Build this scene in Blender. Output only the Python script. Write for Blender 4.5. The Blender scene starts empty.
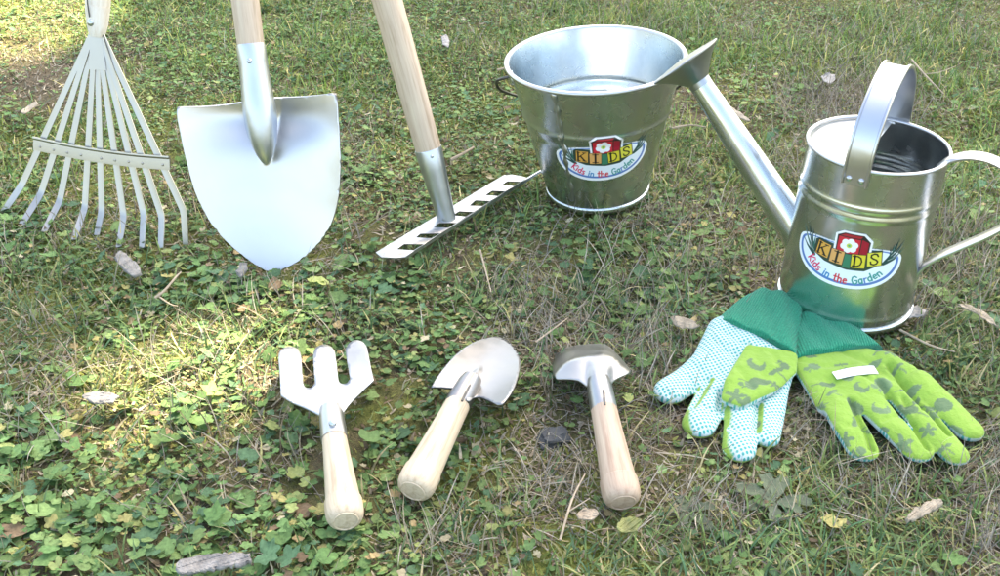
import bpy, bmesh, math, random
import numpy as np
from mathutils import Vector, Matrix
from mathutils.geometry import delaunay_2d_cdt

R = math.radians
random.seed(7)
rng = np.random.default_rng(11)
S = bpy.context.scene
COL = S.collection

# ------------------------------------------------------------------ camera geometry
H, PITCH, F = 0.5, R(33), 1000.0
CP, SP = math.cos(PITCH), math.sin(PITCH)

def ray(u, v):
    a, b = (u - 500) / F, (288 - v) / F
    return Vector((a, CP + b * SP, -SP + b * CP))

CAM = Vector((0, 0, H))

def P(u, v, z=0.0):
    d = ray(u, v)
    return CAM + d * ((z - H) / d.z)

def PY(u, v, y):
    d = ray(u, v)
    return CAM + d * (y / d.y)

def PPL(u, v, p, n):
    """pixel onto the plane through p with normal n"""
    d = ray(u, v)
    return CAM + d * ((p - CAM).dot(n) / d.dot(n))

def proj(x, y, z):
    dep = y * CP - (z - H) * SP
    up = y * SP + (z - H) * CP
    return 500 + F * x / dep, 288 - F * up / dep

# ------------------------------------------------------------------ scene set-up
cam = bpy.data.cameras.new("camera")
cam.sensor_width = 36
cam.lens = 36
cam.clip_start = 0.01
cam.clip_end = 500
camo = bpy.data.objects.new("camera", cam)
COL.objects.link(camo)
camo.location = CAM
camo.rotation_euler = (R(90) - PITCH, 0, 0)
S.camera = camo

SUN_EL, SUN_AZ = R(57), R(38)          # azimuth clockwise from +y (away from the camera)
SDIR = Vector((math.sin(SUN_AZ) * math.cos(SUN_EL), math.cos(SUN_AZ) * math.cos(SUN_EL), math.sin(SUN_EL)))
W = bpy.data.worlds.new("World")
S.world = W
W.use_nodes = True
nt = W.node_tree
nt.nodes.clear()
sky = nt.nodes.new("ShaderNodeTexSky")
sky.sky_type = 'NISHITA'
sky.sun_disc = False
sky.sun_elevation = SUN_EL
sky.sun_rotation = SUN_AZ
sky.dust_density = 3.0
sky.air_density = 1.0
sky.ozone_density = 0.6
bg = nt.nodes.new("ShaderNodeBackground")
bg.inputs[1].default_value = 0.15
wo = nt.nodes.new("ShaderNodeOutputWorld")
nt.links.new(sky.outputs[0], bg.inputs[0])
nt.links.new(bg.outputs[0], wo.inputs[0])
sun = bpy.data.lights.new("sun", 'SUN')
sun.energy = 4.8
sun.angle = R(0.5)
sun.color = (1.0, 0.91, 0.76)
suno = bpy.data.objects.new("sun", sun)
COL.objects.link(suno)
suno.location = SDIR * 12
suno.rotation_euler = (-SDIR).to_track_quat('-Z', 'Y').to_euler()
S.view_settings.view_transform = 'Standard'
S.view_settings.look = 'None'
S.view_settings.gamma = 1
S.view_settings.use_curve_mapping = False
S.view_settings.exposure = 2.45
S.view_settings.use_white_balance = True
S.view_settings.white_balance_temperature = 7300
S.cycles.max_bounces = 7
S.cycles.sample_clamp_indirect = 6

# ------------------------------------------------------------------ materials
class NB:
    def __init__(self, name):
        self.m = bpy.data.materials.new(name)
        self.m.use_nodes = True
        self.t = self.m.node_tree
        self.b = self.t.nodes["Principled BSDF"]
    def n(self, kind, **kw):
        x = self.t.nodes.new(kind)
        for k, v in kw.items():
            if k.startswith("i_"):
                x.inputs[k[2:].replace("_", " ")].default_value = v
            else:
                setattr(x, k, v)
        return x
    def l(self, a, b):
        self.t.links.new(a, b)
    def ramp(self, fac, stops):
        r = self.n("ShaderNodeValToRGB")
        e = r.color_ramp.elements
        while len(e) < len(stops):
            e.new(0.5)
        for el, (p, c) in zip(e, stops):
            el.position = p
            el.color = (*c, 1)
        self.l(fac, r.inputs[0])
        return r.outputs[0]
    def noise(self, vec, scale, detail=3, rough=0.5):
        x = self.n("ShaderNodeTexNoise")
        x.inputs["Scale"].default_value = scale
        x.inputs["Detail"].default_value = detail
        x.inputs["Roughness"].default_value = rough
        if vec is not None:
            self.l(vec, x.inputs["Vector"])
        return x
    def bump(self, h, strength, dist, nrm=None):
        x = self.n("ShaderNodeBump")
        x.inputs["Strength"].default_value = strength
        x.inputs["Distance"].default_value = dist
        self.l(h, x.inputs["Height"])
        if nrm is not None:
            self.l(nrm, x.inputs["Normal"])
        return x.outputs[0]
    def obj(self):
        return self.n("ShaderNodeTexCoord").outputs["Object"]
    def attr(self, name):
        x = self.n("ShaderNodeAttribute")
        x.attribute_name = name
        return x
    def set(self, **kw):
        for k, v in kw.items():
            self.b.inputs[k.replace("_", " ")].default_value = v

def metal(name, col, r0, r1, wave=0.25, spangle=0.12, wscale=22, dirt=0.92):
    k = NB(name)
    o = k.obj()
    v = k.n("ShaderNodeTexVoronoi")
    v.inputs["Scale"].default_value = 120
    k.l(o, v.inputs["Vector"])
    hsv = k.n("ShaderNodeSeparateColor")
    k.l(v.outputs["Color"], hsv.inputs[0])
    n1 = k.noise(o, 26, 3, 0.5)
    mx = k.n("ShaderNodeMath", operation='MULTIPLY_ADD')
    k.l(hsv.outputs[0], mx.inputs[0])
    mx.inputs[1].default_value = spangle
    k.l(n1.outputs[0], mx.inputs[2])
    lo = tuple(c * dirt for c in col)
    k.l(k.ramp(mx.outputs[0], [(0.2, lo), (0.85, col)]), k.b.inputs["Base Color"])
    mr = k.n("ShaderNodeMapRange")
    mr.inputs[1].default_value = 0.2
    mr.inputs[2].default_value = 0.9
    mr.inputs[3].default_value = r0
    mr.inputs[4].default_value = r1
    k.l(mx.outputs[0], mr.inputs[0])
    k.l(mr.outputs[0], k.b.inputs["Roughness"])
    n2 = k.noise(o, wscale, 2, 0.4)
    n3 = k.noise(o, 260, 2, 0.5)
    b1 = k.bump(n2.outputs[0], wave, 0.012)
    k.l(k.bump(n3.outputs[0], 0.025, 0.001, b1), k.b.inputs["Normal"])
    k.set(Metallic=1.0)
    return k.m

def wood(name, c0, c1, c2):
    k = NB(name)
    g = k.attr("gr").outputs["Vector"]
    mp = k.n("ShaderNodeMapping")
    mp.inputs["Scale"].default_value = (1, 1, 0.05)
    k.l(g, mp.inputs["Vector"])
    n1 = k.noise(mp.outputs[0], 260, 4, 0.6)
    n2 = k.noise(mp.outputs[0], 1300, 3, 0.6)
    n3 = k.noise(g, 30, 3, 0.5)
    a = k.n("ShaderNodeMath", operation='MULTIPLY_ADD')
    k.l(n2.outputs[0], a.inputs[0])
    a.inputs[1].default_value = 0.35
    k.l(n1.outputs[0], a.inputs[2])
    b = k.n("ShaderNodeMath", operation='MULTIPLY_ADD')
    k.l(n3.outputs[0], b.inputs[0])
    b.inputs[1].default_value = 0.3
    k.l(a.outputs[0], b.inputs[2])
    k.l(k.ramp(b.outputs[0], [(0.55, c0), (0.82, c1), (1.05 if False else 1.0, c2)]), k.b.inputs["Base Color"])
    k.l(k.bump(a.outputs[0], 0.25, 0.0006), k.b.inputs["Normal"])
    k.set(Roughness=0.5)
    return k.m

def leafmat(name, rough=0.5, trans=0.3, attr="Col", spec=0.4):
    k = NB(name)
    c = k.attr(attr).outputs["Color"]
    n = k.noise(k.obj(), 420, 2, 0.6)
    mr = k.n("ShaderNodeMapRange")
    mr.inputs[1].default_value = 0.25
    mr.inputs[2].default_value = 0.75
    mr.inputs[3].default_value = 0.72
    mr.inputs[4].default_value = 1.25
    k.l(n.outputs[0], mr.inputs[0])
    vm = k.n("ShaderNodeVectorMath", operation='SCALE')
    k.l(c, vm.inputs[0])
    k.l(mr.outputs[0], vm.inputs["Scale"])
    k.l(vm.outputs[0], k.b.inputs["Base Color"])
    k.set(Roughness=rough, Specular_IOR_Level=spec)
    tr = k.n("ShaderNodeBsdfTranslucent")
    k.l(vm.outputs[0], tr.inputs[0])
    mix = k.n("ShaderNodeMixShader")
    mix.inputs[0].default_value = trans
    k.l(k.b.outputs[0], mix.inputs[1])
    k.l(tr.outputs[0], mix.inputs[2])
    k.l(mix.outputs[0], k.t.nodes["Material Output"].inputs[0])
    return k.m

def plain(name, col, rough=0.5, metallic=0.0, bump=0.0, bscale=300, vary=0.25, vscale=60):
    k = NB(name)
    o = k.obj()
    n = k.noise(o, vscale, 4, 0.6)
    lo = tuple(c * (1 - vary) for c in col)
    hi = tuple(min(1, c * (1 + vary)) for c in col)
    k.l(k.ramp(n.outputs[0], [(0.3, lo), (0.7, hi)]), k.b.inputs["Base Color"])
    if bump:
        k.l(k.bump(k.noise(o, bscale, 4, 0.6).outputs[0], bump, 0.002), k.b.inputs["Normal"])
    k.set(Roughness=rough, Metallic=metallic)
    return k.m

M = {}
M['galv'] = metal("galvanised_steel", (0.62, 0.67, 0.67), 0.18, 0.34, 0.14, 0.16)
M['galv_can'] = metal("galvanised_can_steel", (0.62, 0.66, 0.66), 0.16, 0.32, 0.11, 0.16)
M['bright'] = metal("bright_zinc_steel", (0.56, 0.57, 0.58), 0.26, 0.38, 0.10, 0.08)
M['blade'] = metal("satin_steel", (0.60, 0.59, 0.57), 0.28, 0.42, 0.09, 0.05, 16, 0.9)
M['tool'] = metal("dull_tool_steel", (0.41, 0.405, 0.385), 0.28, 0.44, 0.14, 0.06, 30, 0.85)
M['trowel'] = metal("grey_trowel_steel", (0.315, 0.31, 0.295), 0.30, 0.42, 0.14, 0.06, 26, 0.8)
M['forkm'] = metal("white_fork_steel", (0.53, 0.525, 0.505), 0.3, 0.44, 0.10, 0.06, 30, 0.9)
M['socket'] = metal("grey_zinc_steel", (0.56, 0.60, 0.64), 0.30, 0.42, 0.08, 0.1)
M['tine'] = metal("pale_sprung_steel", (0.46, 0.43, 0.37), 0.32, 0.44, 0.05, 0.08)
M['rose'] = metal("dark_zinc_steel", (0.40, 0.42, 0.42), 0.3, 0.42, 0.08, 0.1)
M['yleaf'] = plain("yellowing_leaf", (0.19, 0.20, 0.06), 0.6, 0, 0.5, 200, 0.3, 120)
M['rleaf'] = plain("dull_weed_leaf", (0.085, 0.115, 0.058), 0.6, 0, 0.5, 260, 0.25, 140)
M['wire'] = plain("dark_wire", (0.12, 0.12, 0.11), 0.45, 0.9)
M['wood'] = wood("pale_ash_wood", (0.63, 0.525, 0.375), (0.55, 0.43, 0.31), (0.42, 0.31, 0.205))
M['wood_pale'] = wood("pale_turned_wood", (0.65, 0.545, 0.375), (0.57, 0.46, 0.315), (0.45, 0.34, 0.215))
M['wood_tan'] = wood("tan_turned_wood", (0.54, 0.425, 0.29), (0.47, 0.345, 0.24), (0.38, 0.26, 0.17))
M['wood_white'] = wood("whitish_wood", (0.86, 0.82, 0.73), (0.80, 0.72, 0.60), (0.7, 0.6, 0.46))
M['leaf'] = leafmat("leaf", 0.68, 0.3, spec=0.22)
M['grass'] = leafmat("grass_blade", 0.5, 0.3)
M['straw'] = leafmat("dry_straw", 0.7, 0.15, spec=0.2)
M['crown'] = leafmat("tree_leaf", 0.5, 0.35)
M['deadleaf'] = leafmat("dead_leaf", 0.75, 0.1, spec=0.2)
M['bark'] = plain("tree_bark", (0.12, 0.09, 0.06), 0.9, 0, 0.6, 60)
M['chip'] = plain("weathered_wood", (0.235, 0.22, 0.19), 0.85, 0, 0.8, 260, 0.35, 120)
M['chip_grey'] = plain("grey_bark", (0.23, 0.215, 0.19), 0.9, 0, 1.0, 200, 0.45, 90)
M['chip_pale'] = plain("pale_split_wood", (0.32, 0.27, 0.19), 0.8, 0, 0.8, 260, 0.3, 120)
M['stone'] = plain("dark_stone", (0.075, 0.078, 0.075), 0.8, 0, 0.8, 160, 0.35, 80)
M['paleleaf'] = plain("bleached_leaf", (0.29, 0.275, 0.245), 0.85, 0, 0.8, 300, 0.3, 150)
M['twig'] = plain("dry_twig", (0.36, 0.29, 0.2), 0.85, 0, 0.5, 200, 0.35, 50)
M['tag'] = plain("white_fabric_tag", (0.8, 0.8, 0.78), 0.7, 0, 0.2, 900, 0.05)

def knit():
    k = NB("green_rib_knit")
    g = k.attr("gr").outputs["Vector"]
    sp = k.n("ShaderNodeSeparateXYZ")
    k.l(g, sp.inputs[0])
    w = k.n("ShaderNodeMath", operation='MULTIPLY')
    k.l(sp.outputs[0], w.inputs[0])
    w.inputs[1].default_value = 2 * math.pi / 0.0021
    sn = k.n("ShaderNodeMath", operation='SINE')
    k.l(w.outputs[0], sn.inputs[0])
    n = k.noise(k.obj(), 900, 3, 0.7)
    ad = k.n("ShaderNodeMath", operation='MULTIPLY_ADD')
    k.l(n.outputs[0], ad.inputs[0])
    ad.inputs[1].default_value = 1.6
    k.l(sn.outputs[0], ad.inputs[2])
    n2 = k.noise(k.obj(), 500, 3, 0.7)
    k.l(k.ramp(n2.outputs[0], [(0.3, (0.008, 0.19, 0.10)), (0.7, (0.020, 0.29, 0.16))]), k.b.inputs["Base Color"])
    k.l(k.bump(ad.outputs[0], 0.6, 0.0008), k.b.inputs["Normal"])
    k.set(Roughness=0.9, Specular_IOR_Level=0.15, Sheen_Weight=0.15)
    return k.m
M['knit'] = knit()

def fabric():
    k = NB("printed_glove_fabric")
    o = k.obj()
    mp = k.n("ShaderNodeMapping")
    mp.inputs["Rotation"].default_value = (0, 0, R(28))
    mp.inputs["Scale"].default_value = (1 / 0.0043,) * 3
    k.l(o, mp.inputs["Vector"])
    def cell(off):
        a = k.n("ShaderNodeVectorMath", operation='ADD')
        k.l(mp.outputs[0], a.inputs[0])
        a.inputs[1].default_value = (off, off, 0)
        f = k.n("ShaderNodeVectorMath", operation='FRACTION')
        k.l(a.outputs[0], f.inputs[0])
        s = k.n("ShaderNodeVectorMath", operation='SUBTRACT')
        k.l(f.outputs[0], s.inputs[0])
        s.inputs[1].default_value = (0.5, 0.5, 0)
        m = k.n("ShaderNodeVectorMath", operation='MULTIPLY')
        k.l(s.outputs[0], m.inputs[0])
        m.inputs[1].default_value = (1, 1, 0)
        ln = k.n("ShaderNodeVectorMath", operation='LENGTH')
        k.l(m.outputs[0], ln.inputs[0])
        return ln.outputs["Value"]
    mn = k.n("ShaderNodeMath", operation='MINIMUM')
    k.l(cell(0), mn.inputs[0])
    k.l(cell(0.5), mn.inputs[1])
    dots = k.ramp(mn.outputs[0], [(0.20, (0.05, 0.34, 0.31)), (0.27, (0.50, 0.60, 0.565))])
    col = k.attr("Col").outputs["Color"]
    z = k.attr("zone").outputs["Fac"]
    mx = k.n("ShaderNodeMix", data_type='RGBA')
    k.l(z, mx.inputs["Factor"])
    k.l(dots, mx.inputs[6])
    k.l(col, mx.inputs[7])
    k.l(mx.outputs[2], k.b.inputs["Base Color"])
    n = k.noise(o, 1400, 2, 0.6)
    n2 = k.noise(o, 90, 3, 0.55)
    b1 = k.bump(n2.outputs[0], 0.5, 0.006)
    k.l(k.bump(n.outputs[0], 0.45, 0.0007, b1), k.b.inputs["Normal"])
    k.set(Roughness=0.85, Specular_IOR_Level=0.2, Sheen_Weight=0.1)
    return k.m
M['fabric'] = fabric()

def sticker_mat():
    k = NB("printed_sticker")
    k.l(k.attr("Col").outputs["Color"], k.b.inputs["Base Color"])
    k.set(Roughness=0.28)
    return k.m
M['sticker'] = sticker_mat()

def groundmat():
    k = NB("soil_and_moss")
    o = k.obj()
    n1 = k.noise(o, 3.2, 5, 0.6)
    n2 = k.noise(o, 38, 6, 0.7)
    n3 = k.noise(o, 240, 4, 0.7)
    soil = k.ramp(n2.outputs[0], [(0.25, (0.08, 0.06, 0.038)), (0.5, (0.15, 0.118, 0.078)), (0.8, (0.22, 0.18, 0.125))])
    moss = k.ramp(n3.outputs[0], [(0.3, (0.10, 0.12, 0.028)), (0.7, (0.23, 0.25, 0.06))])
    a = k.n("ShaderNodeMath", operation='MULTIPLY_ADD')
    k.l(n2.outputs[0], a.inputs[0])
    a.inputs[1].default_value = 0.5
    k.l(n1.outputs[0], a.inputs[2])
    mr = k.n("ShaderNodeMapRange")
    mr.inputs[1].default_value = 0.62
    mr.inputs[2].default_value = 0.86
    k.l(a.outputs[0], mr.inputs[0])
    mx = k.n("ShaderNodeMix", data_type='RGBA')
    ml = k.n("ShaderNodeMath", operation='MULTIPLY')
    k.l(mr.outputs[0], ml.inputs[0])
    k.l(k.attr("mossy").outputs["Fac"], ml.inputs[1])
    k.l(ml.outputs[0], mx.inputs["Factor"])
    k.l(soil, mx.inputs[6])
    k.l(moss, mx.inputs[7])
    k.l(mx.outputs[2], k.b.inputs["Base Color"])
    b1 = k.bump(n2.outputs[0], 0.6, 0.02)
    k.l(k.bump(n3.outputs[0], 0.8, 0.006, b1), k.b.inputs["Normal"])
    k.set(Roughness=0.95, Specular_IOR_Level=0.1)
    return k.m
M['ground'] = groundmat()

# ------------------------------------------------------------------ object helpers
def tag(o, label=None, cat=None, group=None, kind=None):
    if label: o["label"] = label
    if cat: o["category"] = cat
    if group: o["group"] = group
    if kind: o["kind"] = kind
    return o

def thing(name, loc, label, cat, group=None):
    o = bpy.data.objects.new(name, None)
    o.empty_display_size = 0.02
    COL.objects.link(o)
    o.location = loc
    return tag(o, label, cat, group)

def wloc(o):
    v = Vector((0, 0, 0))
    while o:
        v = v + o.location
        o = o.parent
    return v

def link_mesh(name, me, mat, parent=None, origin=None, smooth=True, sharp=35):
    """mesh verts are world coordinates; moved so that the object's origin is the parent's (or `origin`)"""
    off = wloc(parent) if parent else (origin if origin is not None else Vector((0, 0, 0)))
    me.transform(Matrix.Translation(-off))
    if smooth:
        me.polygons.foreach_set("use_smooth", [True] * len(me.polygons))
        if sharp:
            me.set_sharp_from_angle(angle=R(sharp))
    if mat:
        me.materials.append(mat)
    o = bpy.data.objects.new(name, me)
    COL.objects.link(o)
    if parent:
        o.parent = parent
    else:
        o.location = off
    return o

def obj(name, bm, mat, parent=None, origin=None, sharp=35, smooth=True):
    me = bpy.data.meshes.new(name)
    bmesh.ops.recalc_face_normals(bm, faces=bm.faces)
    bm.to_mesh(me)
    bm.free()
    return link_mesh(name, me, mat, parent, origin, smooth, sharp)

def solid(o, t, off=0, bev=0.0):
    m = o.modifiers.new("solid", 'SOLIDIFY')
    m.thickness = t
    m.offset = off
    if bev:
        b = o.modifiers.new("bevel", 'BEVEL')
        b.width = bev
        b.segments = 2
        b.limit_method = 'ANGLE'
        b.angle_limit = R(50)
    return o

def newbm():
    bm = bmesh.new()
    bm.verts.layers.float_vector.new("gr")
    return bm

def frames(pts):
    T = []
    n = len(pts)
    for i in range(n):
        a, b = pts[max(0, i - 1)], pts[min(n - 1, i + 1)]
        T.append((b - a).normalized())
    t = T[0]
    x = t.orthogonal().normalized()
    out = []
    for i in range(n):
        x = (x - T[i] * x.dot(T[i])).normalized()
        out.append((T[i], x, T[i].cross(x).normalized()))
    return out

def tube(bm, pts, rad, seg=24, cap=(True, True), squash=None):
    gl = bm.verts.layers.float_vector["gr"]
    pts = [Vector(p) for p in pts]
    if not hasattr(rad, "__len__"):
        rad = [rad] * len(pts)
    fr = frames(pts)
    rings, s = [], 0.0
    for i, p in enumerate(pts):
        if i: s += (p - pts[i - 1]).length
        ring = []
        for k in range(seg):
            a = 2 * math.pi * k / seg
            v = bm.verts.new(p + (fr[i][1] * math.cos(a) + fr[i][2] * math.sin(a)) * rad[i])
            v[gl] = (math.cos(a) * rad[i], math.sin(a) * rad[i], s)
            ring.append(v)
        rings.append(ring)
    for a, b in zip(rings, rings[1:]):
        for k in range(seg):
            bm.faces.new((a[k], a[(k + 1) % seg], b[(k + 1) % seg], b[k]))
    if cap[0]: bm.faces.new(rings[0][::-1])
    if cap[1]: bm.faces.new(rings[-1])
    return rings

def lathe(bm, prof, origin, mat3=None, seg=72, closed=False):
    gl = bm.verts.layers.float_vector["gr"]
    rings = []
    for r, z in prof:
        ring = []
        for k in range(seg):
            a = 2 * math.pi * k / seg
            q = Vector((r * math.cos(a), r * math.sin(a), z))
            v = bm.verts.new(origin + (mat3 @ q if mat3 else q))
            v[gl] = (q.x, q.y, q.z)
            ring.append(v)
        rings.append(ring)
    pairs = list(zip(rings, rings[1:]))
    if closed: pairs.append((rings[-1], rings[0]))
    for a, b in pairs:
        for k in range(seg):
            bm.faces.new((a[k], a[(k + 1) % seg], b[(k + 1) % seg], b[k]))
    return rings

def sweep(bm, pts, side, w, t, prof=None):
    """flat bar along pts; side = fixed width direction (or list); prof = list of (x,y) cross section in units of w/2, t/2"""
    pts = [Vector(p) for p in pts]
    n = len(pts)
    if prof is None:
        prof = [(-1, -.6), (-.94, -1), (.94, -1), (1, -.6), (1, .6), (.94, 1), (-.94, 1), (-1, .6)]
    rings = []
    for i, p in enumerate(pts):
        tg = (pts[min(n - 1, i + 1)] - pts[max(0, i - 1)]).normalized()
        sd = Vector(side[i] if isinstance(side, list) else side)
        sd = (sd - tg * sd.dot(tg)).normalized()
        nn = sd.cross(tg)
        ww = w[i] if hasattr(w, "__len__") else w
        rings.append([bm.verts.new(p + sd * (x * ww / 2) + nn * (y * t / 2)) for x, y in prof])
    m = len(prof)
    for a, b in zip(rings, rings[1:]):
        for k in range(m):
            bm.faces.new((a[k], a[(k + 1) % m], b[(k + 1) % m], b[k]))
    bm.faces.new(rings[0][::-1])
    bm.faces.new(rings[-1])

def smoothpath(pts, n=8):
    """Catmull-Rom through pts"""
    pts = [Vector(p) for p in pts]
    q = [pts[0] * 2 - pts[1]] + pts + [pts[-1] * 2 - pts[-2]]
    out = []
    for i in range(1, len(q) - 2):
        for k in range(n):
            t = k / n
            a, b, c, d = q[i - 1], q[i], q[i + 1], q[i + 2]
            out.append(0.5 * ((2 * b) + (c - a) * t + (2 * a - 5 * b + 4 * c - d) * t * t + (3 * b - a - 3 * c + d) * t ** 3))
    out.append(pts[-1])
    return out

def inpoly(x, y, poly):
    x = np.asarray(x, float)
    y = np.asarray(y, float)
    c = np.zeros(x.shape, bool)
    n = len(poly)
    for i in range(n):
        x1, y1 = poly[i]
        x2, y2 = poly[(i + 1) % n]
        if y1 == y2: continue
        m = ((y1 > y) != (y2 > y)) & (x < (x2 - x1) * (y - y1) / (y2 - y1) + x1)
        c ^= m
    return c

def roundpoly(pts, n=5):
    """closed Catmull-Rom; a point given as (u,v,1) stays a corner"""
    out = []
    N = len(pts)
    for i in range(N):
        a, b, c, d = pts[i - 1], pts[i], pts[(i + 1) % N], pts[(i + 2) % N]
        if len(b) == 3: a = (2 * b[0] - c[0], 2 * b[1] - c[1])
        if len(c) == 3: d = (2 * c[0] - b[0], 2 * c[1] - b[1])
        for k in range(n):
            t = k / n
            out.append(tuple(0.5 * ((2 * b[j]) + (c[j] - a[j]) * t + (2 * a[j] - 5 * b[j] + 4 * c[j] - d[j]) * t * t + (3 * b[j] - a[j] - 3 * c[j] + d[j]) * t ** 3) for j in (0, 1)))
    return out

def sheet(outline, to3d, step=4.0):
    """triangulated sheet inside a pixel outline, each point put into space by to3d(u,v)"""
    us = [p[0] for p in outline]
    vs = [p[1] for p in outline]
    co = [Vector(p) for p in outline]
    n = len(co)
    gu, gv = np.meshgrid(np.arange(min(us), max(us), step), np.arange(min(vs), max(vs), step * 0.8))
    ins = inpoly(gu.ravel(), gv.ravel(), outline)
    ob = np.array(outline)
    for u, v in zip(gu.ravel()[ins], gv.ravel()[ins]):
        if np.min(np.hypot(ob[:, 0] - u, ob[:, 1] - v)) > step * 0.5:
            co.append(Vector((float(u), float(v))))
    r = delaunay_2d_cdt(co, [(i, (i + 1) % n) for i in range(n)], [], 1, 1e-4)
    bm = newbm()
    vv = [bm.verts.new(to3d(p.x, p.y)) for p in r[0]]
    for f in r[2]:
        try:
            bm.faces.new([vv[i] for i in f])
        except ValueError:
            pass
    return bm

def rivet(bm, p, n, r):
    n = Vector(n).normalized()
    m = n.to_track_quat('Z', 'Y').to_matrix()
    lathe(bm, [(0.0001, r * .62), (r * .45, r * .58), (r * .8, r * .36), (r, 0), (r, -r * .6)], Vector(p), m, 14)

# ------------------------------------------------------------------ noise in numpy
def vnoise(x, y, s, seed=0):
    g = np.random.default_rng(seed).random((128, 128))
    fx, fy = x * s + 37.3, y * s + 11.7
    ix, iy = np.floor(fx).astype(int), np.floor(fy).astype(int)
    tx, ty = fx - ix, fy - iy
    tx = tx * tx * (3 - 2 * tx)
    ty = ty * ty * (3 - 2 * ty)
    a = g[ix % 128, iy % 128]; b = g[(ix + 1) % 128, iy % 128]
    c = g[ix % 128, (iy + 1) % 128]; d = g[(ix + 1) % 128, (iy + 1) % 128]
    return (a * (1 - tx) + b * tx) * (1 - ty) + (c * (1 - tx) + d * tx) * ty

def gz(x, y):
    """gentle relief of the lawn"""
    x = np.asarray(x, float); y = np.asarray(y, float)
    return (vnoise(x, y, 6, 1) - .5) * 0.008 + (vnoise(x, y, 22, 2) - .5) * 0.005 - 0.003

# ------------------------------------------------------------------ ground sheet
def build_ground():
    # fine in the middle, coarse to the horizon: one sheet on a warped grid
    def axis(lo, hi, step, far):
        a = list(np.arange(lo, hi + 1e-6, step))
        s, x = step, hi
        up = []
        while x < far:
            s *= 1.35; x += s; up.append(x)
        s, x = step, lo
        dn = []
        while x > -far:
            s *= 1.35; x -= s; dn.append(x)
        return np.array(dn[::-1] + a + up)
    xs, ys = axis(-1.6, 1.6, 0.0125, 150), axis(0.0, 2.6, 0.0125, 150)
    X, Y = np.meshgrid(xs, ys)
    inn = (np.abs(X) < 1.75) & (Y > -.15) & (Y < 2.75)
    Z = np.where(inn, gz(X, Y), -0.003)
    co = np.stack([X, Y, Z], -1).reshape(-1, 3)
    nx, ny = len(xs), len(ys)
    i = np.arange(nx * ny).reshape(ny, nx)
    q = np.stack([i[:-1, :-1], i[:-1, 1:], i[1:, 1:], i[1:, :-1]], -1).reshape(-1)
    me = raw_mesh("lawn", co, q, 4)
    o = link_mesh("ground", me, M['ground'], sharp=0)
    tag(o, None, None, None, "structure")

def raw_mesh(name, co, idx, k, col=None):
    me = bpy.data.meshes.new(name)
    me.vertices.add(len(co))
    me.vertices.foreach_set("co", np.ascontiguousarray(co, np.float32).ravel())
    idx = np.ascontiguousarray(idx, np.int32).ravel()
    me.loops.add(len(idx))
    me.loops.foreach_set("vertex_index", idx)
    nf = len(idx) // k
    me.polygons.add(nf)
    me.polygons.foreach_set("loop_start", np.arange(nf, dtype=np.int32) * k)
    me.update(calc_edges=True)
    if col is not None:
        a = me.color_attributes.new("Col", 'FLOAT_COLOR', 'POINT')
        c = np.ones((len(co), 4), np.float32)
        c[:, :3] = col
        a.data.foreach_set("color", c.ravel())
    return me

build_ground()

# ------------------------------------------------------------------ footprints that keep the plants low
FOOT = []          # (x0,y0,x1,y1,r,clear height)
def foot(p, q, r, h=0.006):
    FOOT.append((p.x, p.y, q.x, q.y, r, h))

def squash_h(x, y, pad=0.0):
    """max plant height allowed at x,y"""
    lim = np.full(x.shape, 9.0)
    for x0, y0, x1, y1, r, h in FOOT:
        dx, dy = x1 - x0, y1 - y0
        L = dx * dx + dy * dy + 1e-9
        t = np.clip(((x - x0) * dx + (y - y0) * dy) / L, 0, 1)
        d = np.hypot(x - x0 - t * dx, y - y0 - t * dy)
        lim = np.where(d < r + pad, np.minimum(lim, h), lim)
    return lim

# ================================================================== STICKER ARTWORK
GLY = {  # strokes in a box 0..w wide, baseline 0, x-height .6, ascender 1
 'K': (.62, [[(.08, 0), (.08, 1)], [(.55, .95), (.1, .42), (.58, 0)]]),
 'i': (.22, [[(.1, 0), (.1, .58)], [(.1, .8), (.11, .84)]]),
 'd': (.55, [[(.45, 1), (.45, 0)], [(.45, .45), (.3, .6), (.1, .5), (.06, .25), (.15, .03), (.33, .03), (.45, .2)]]),
 's': (.42, [[(.36, .55), (.2, .6), (.07, .48), (.2, .33), (.36, .2), (.28, .02), (.06, .04)]]),
 'n': (.52, [[(.08, 0), (.08, .58)], [(.08, .4), (.22, .58), (.4, .55), (.44, .35), (.44, 0)]]),
 't': (.4, [[(.18, .95), (.18, .1), (.34, .02)], [(.02, .62), (.36, .64)]]),
 'h': (.52, [[(.08, 0), (.08, 1)], [(.08, .4), (.22, .58), (.4, .55), (.44, .35), (.44, 0)]]),
 'e': (.5, [[(.08, .32), (.44, .36), (.36, .58), (.18, .58), (.06, .32), (.16, .04), (.42, .08)]]),
 'G': (.68, [[(.6, .85), (.4, 1), (.15, .88), (.06, .5), (.16, .1), (.4, 0), (.6, .15), (.6, .45), (.38, .45)]]),
 'a': (.52, [[(.42, .58), (.42, 0)], [(.42, .42), (.28, .6), (.1, .5), (.06, .25), (.15, .03), (.3, .03), (.42, .2)]]),
 'r': (.38, [[(.08, 0), (.08, .58)], [(.08, .38), (.2, .56), (.35, .57)]]),
 ' ': (.35, []),
}
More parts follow.
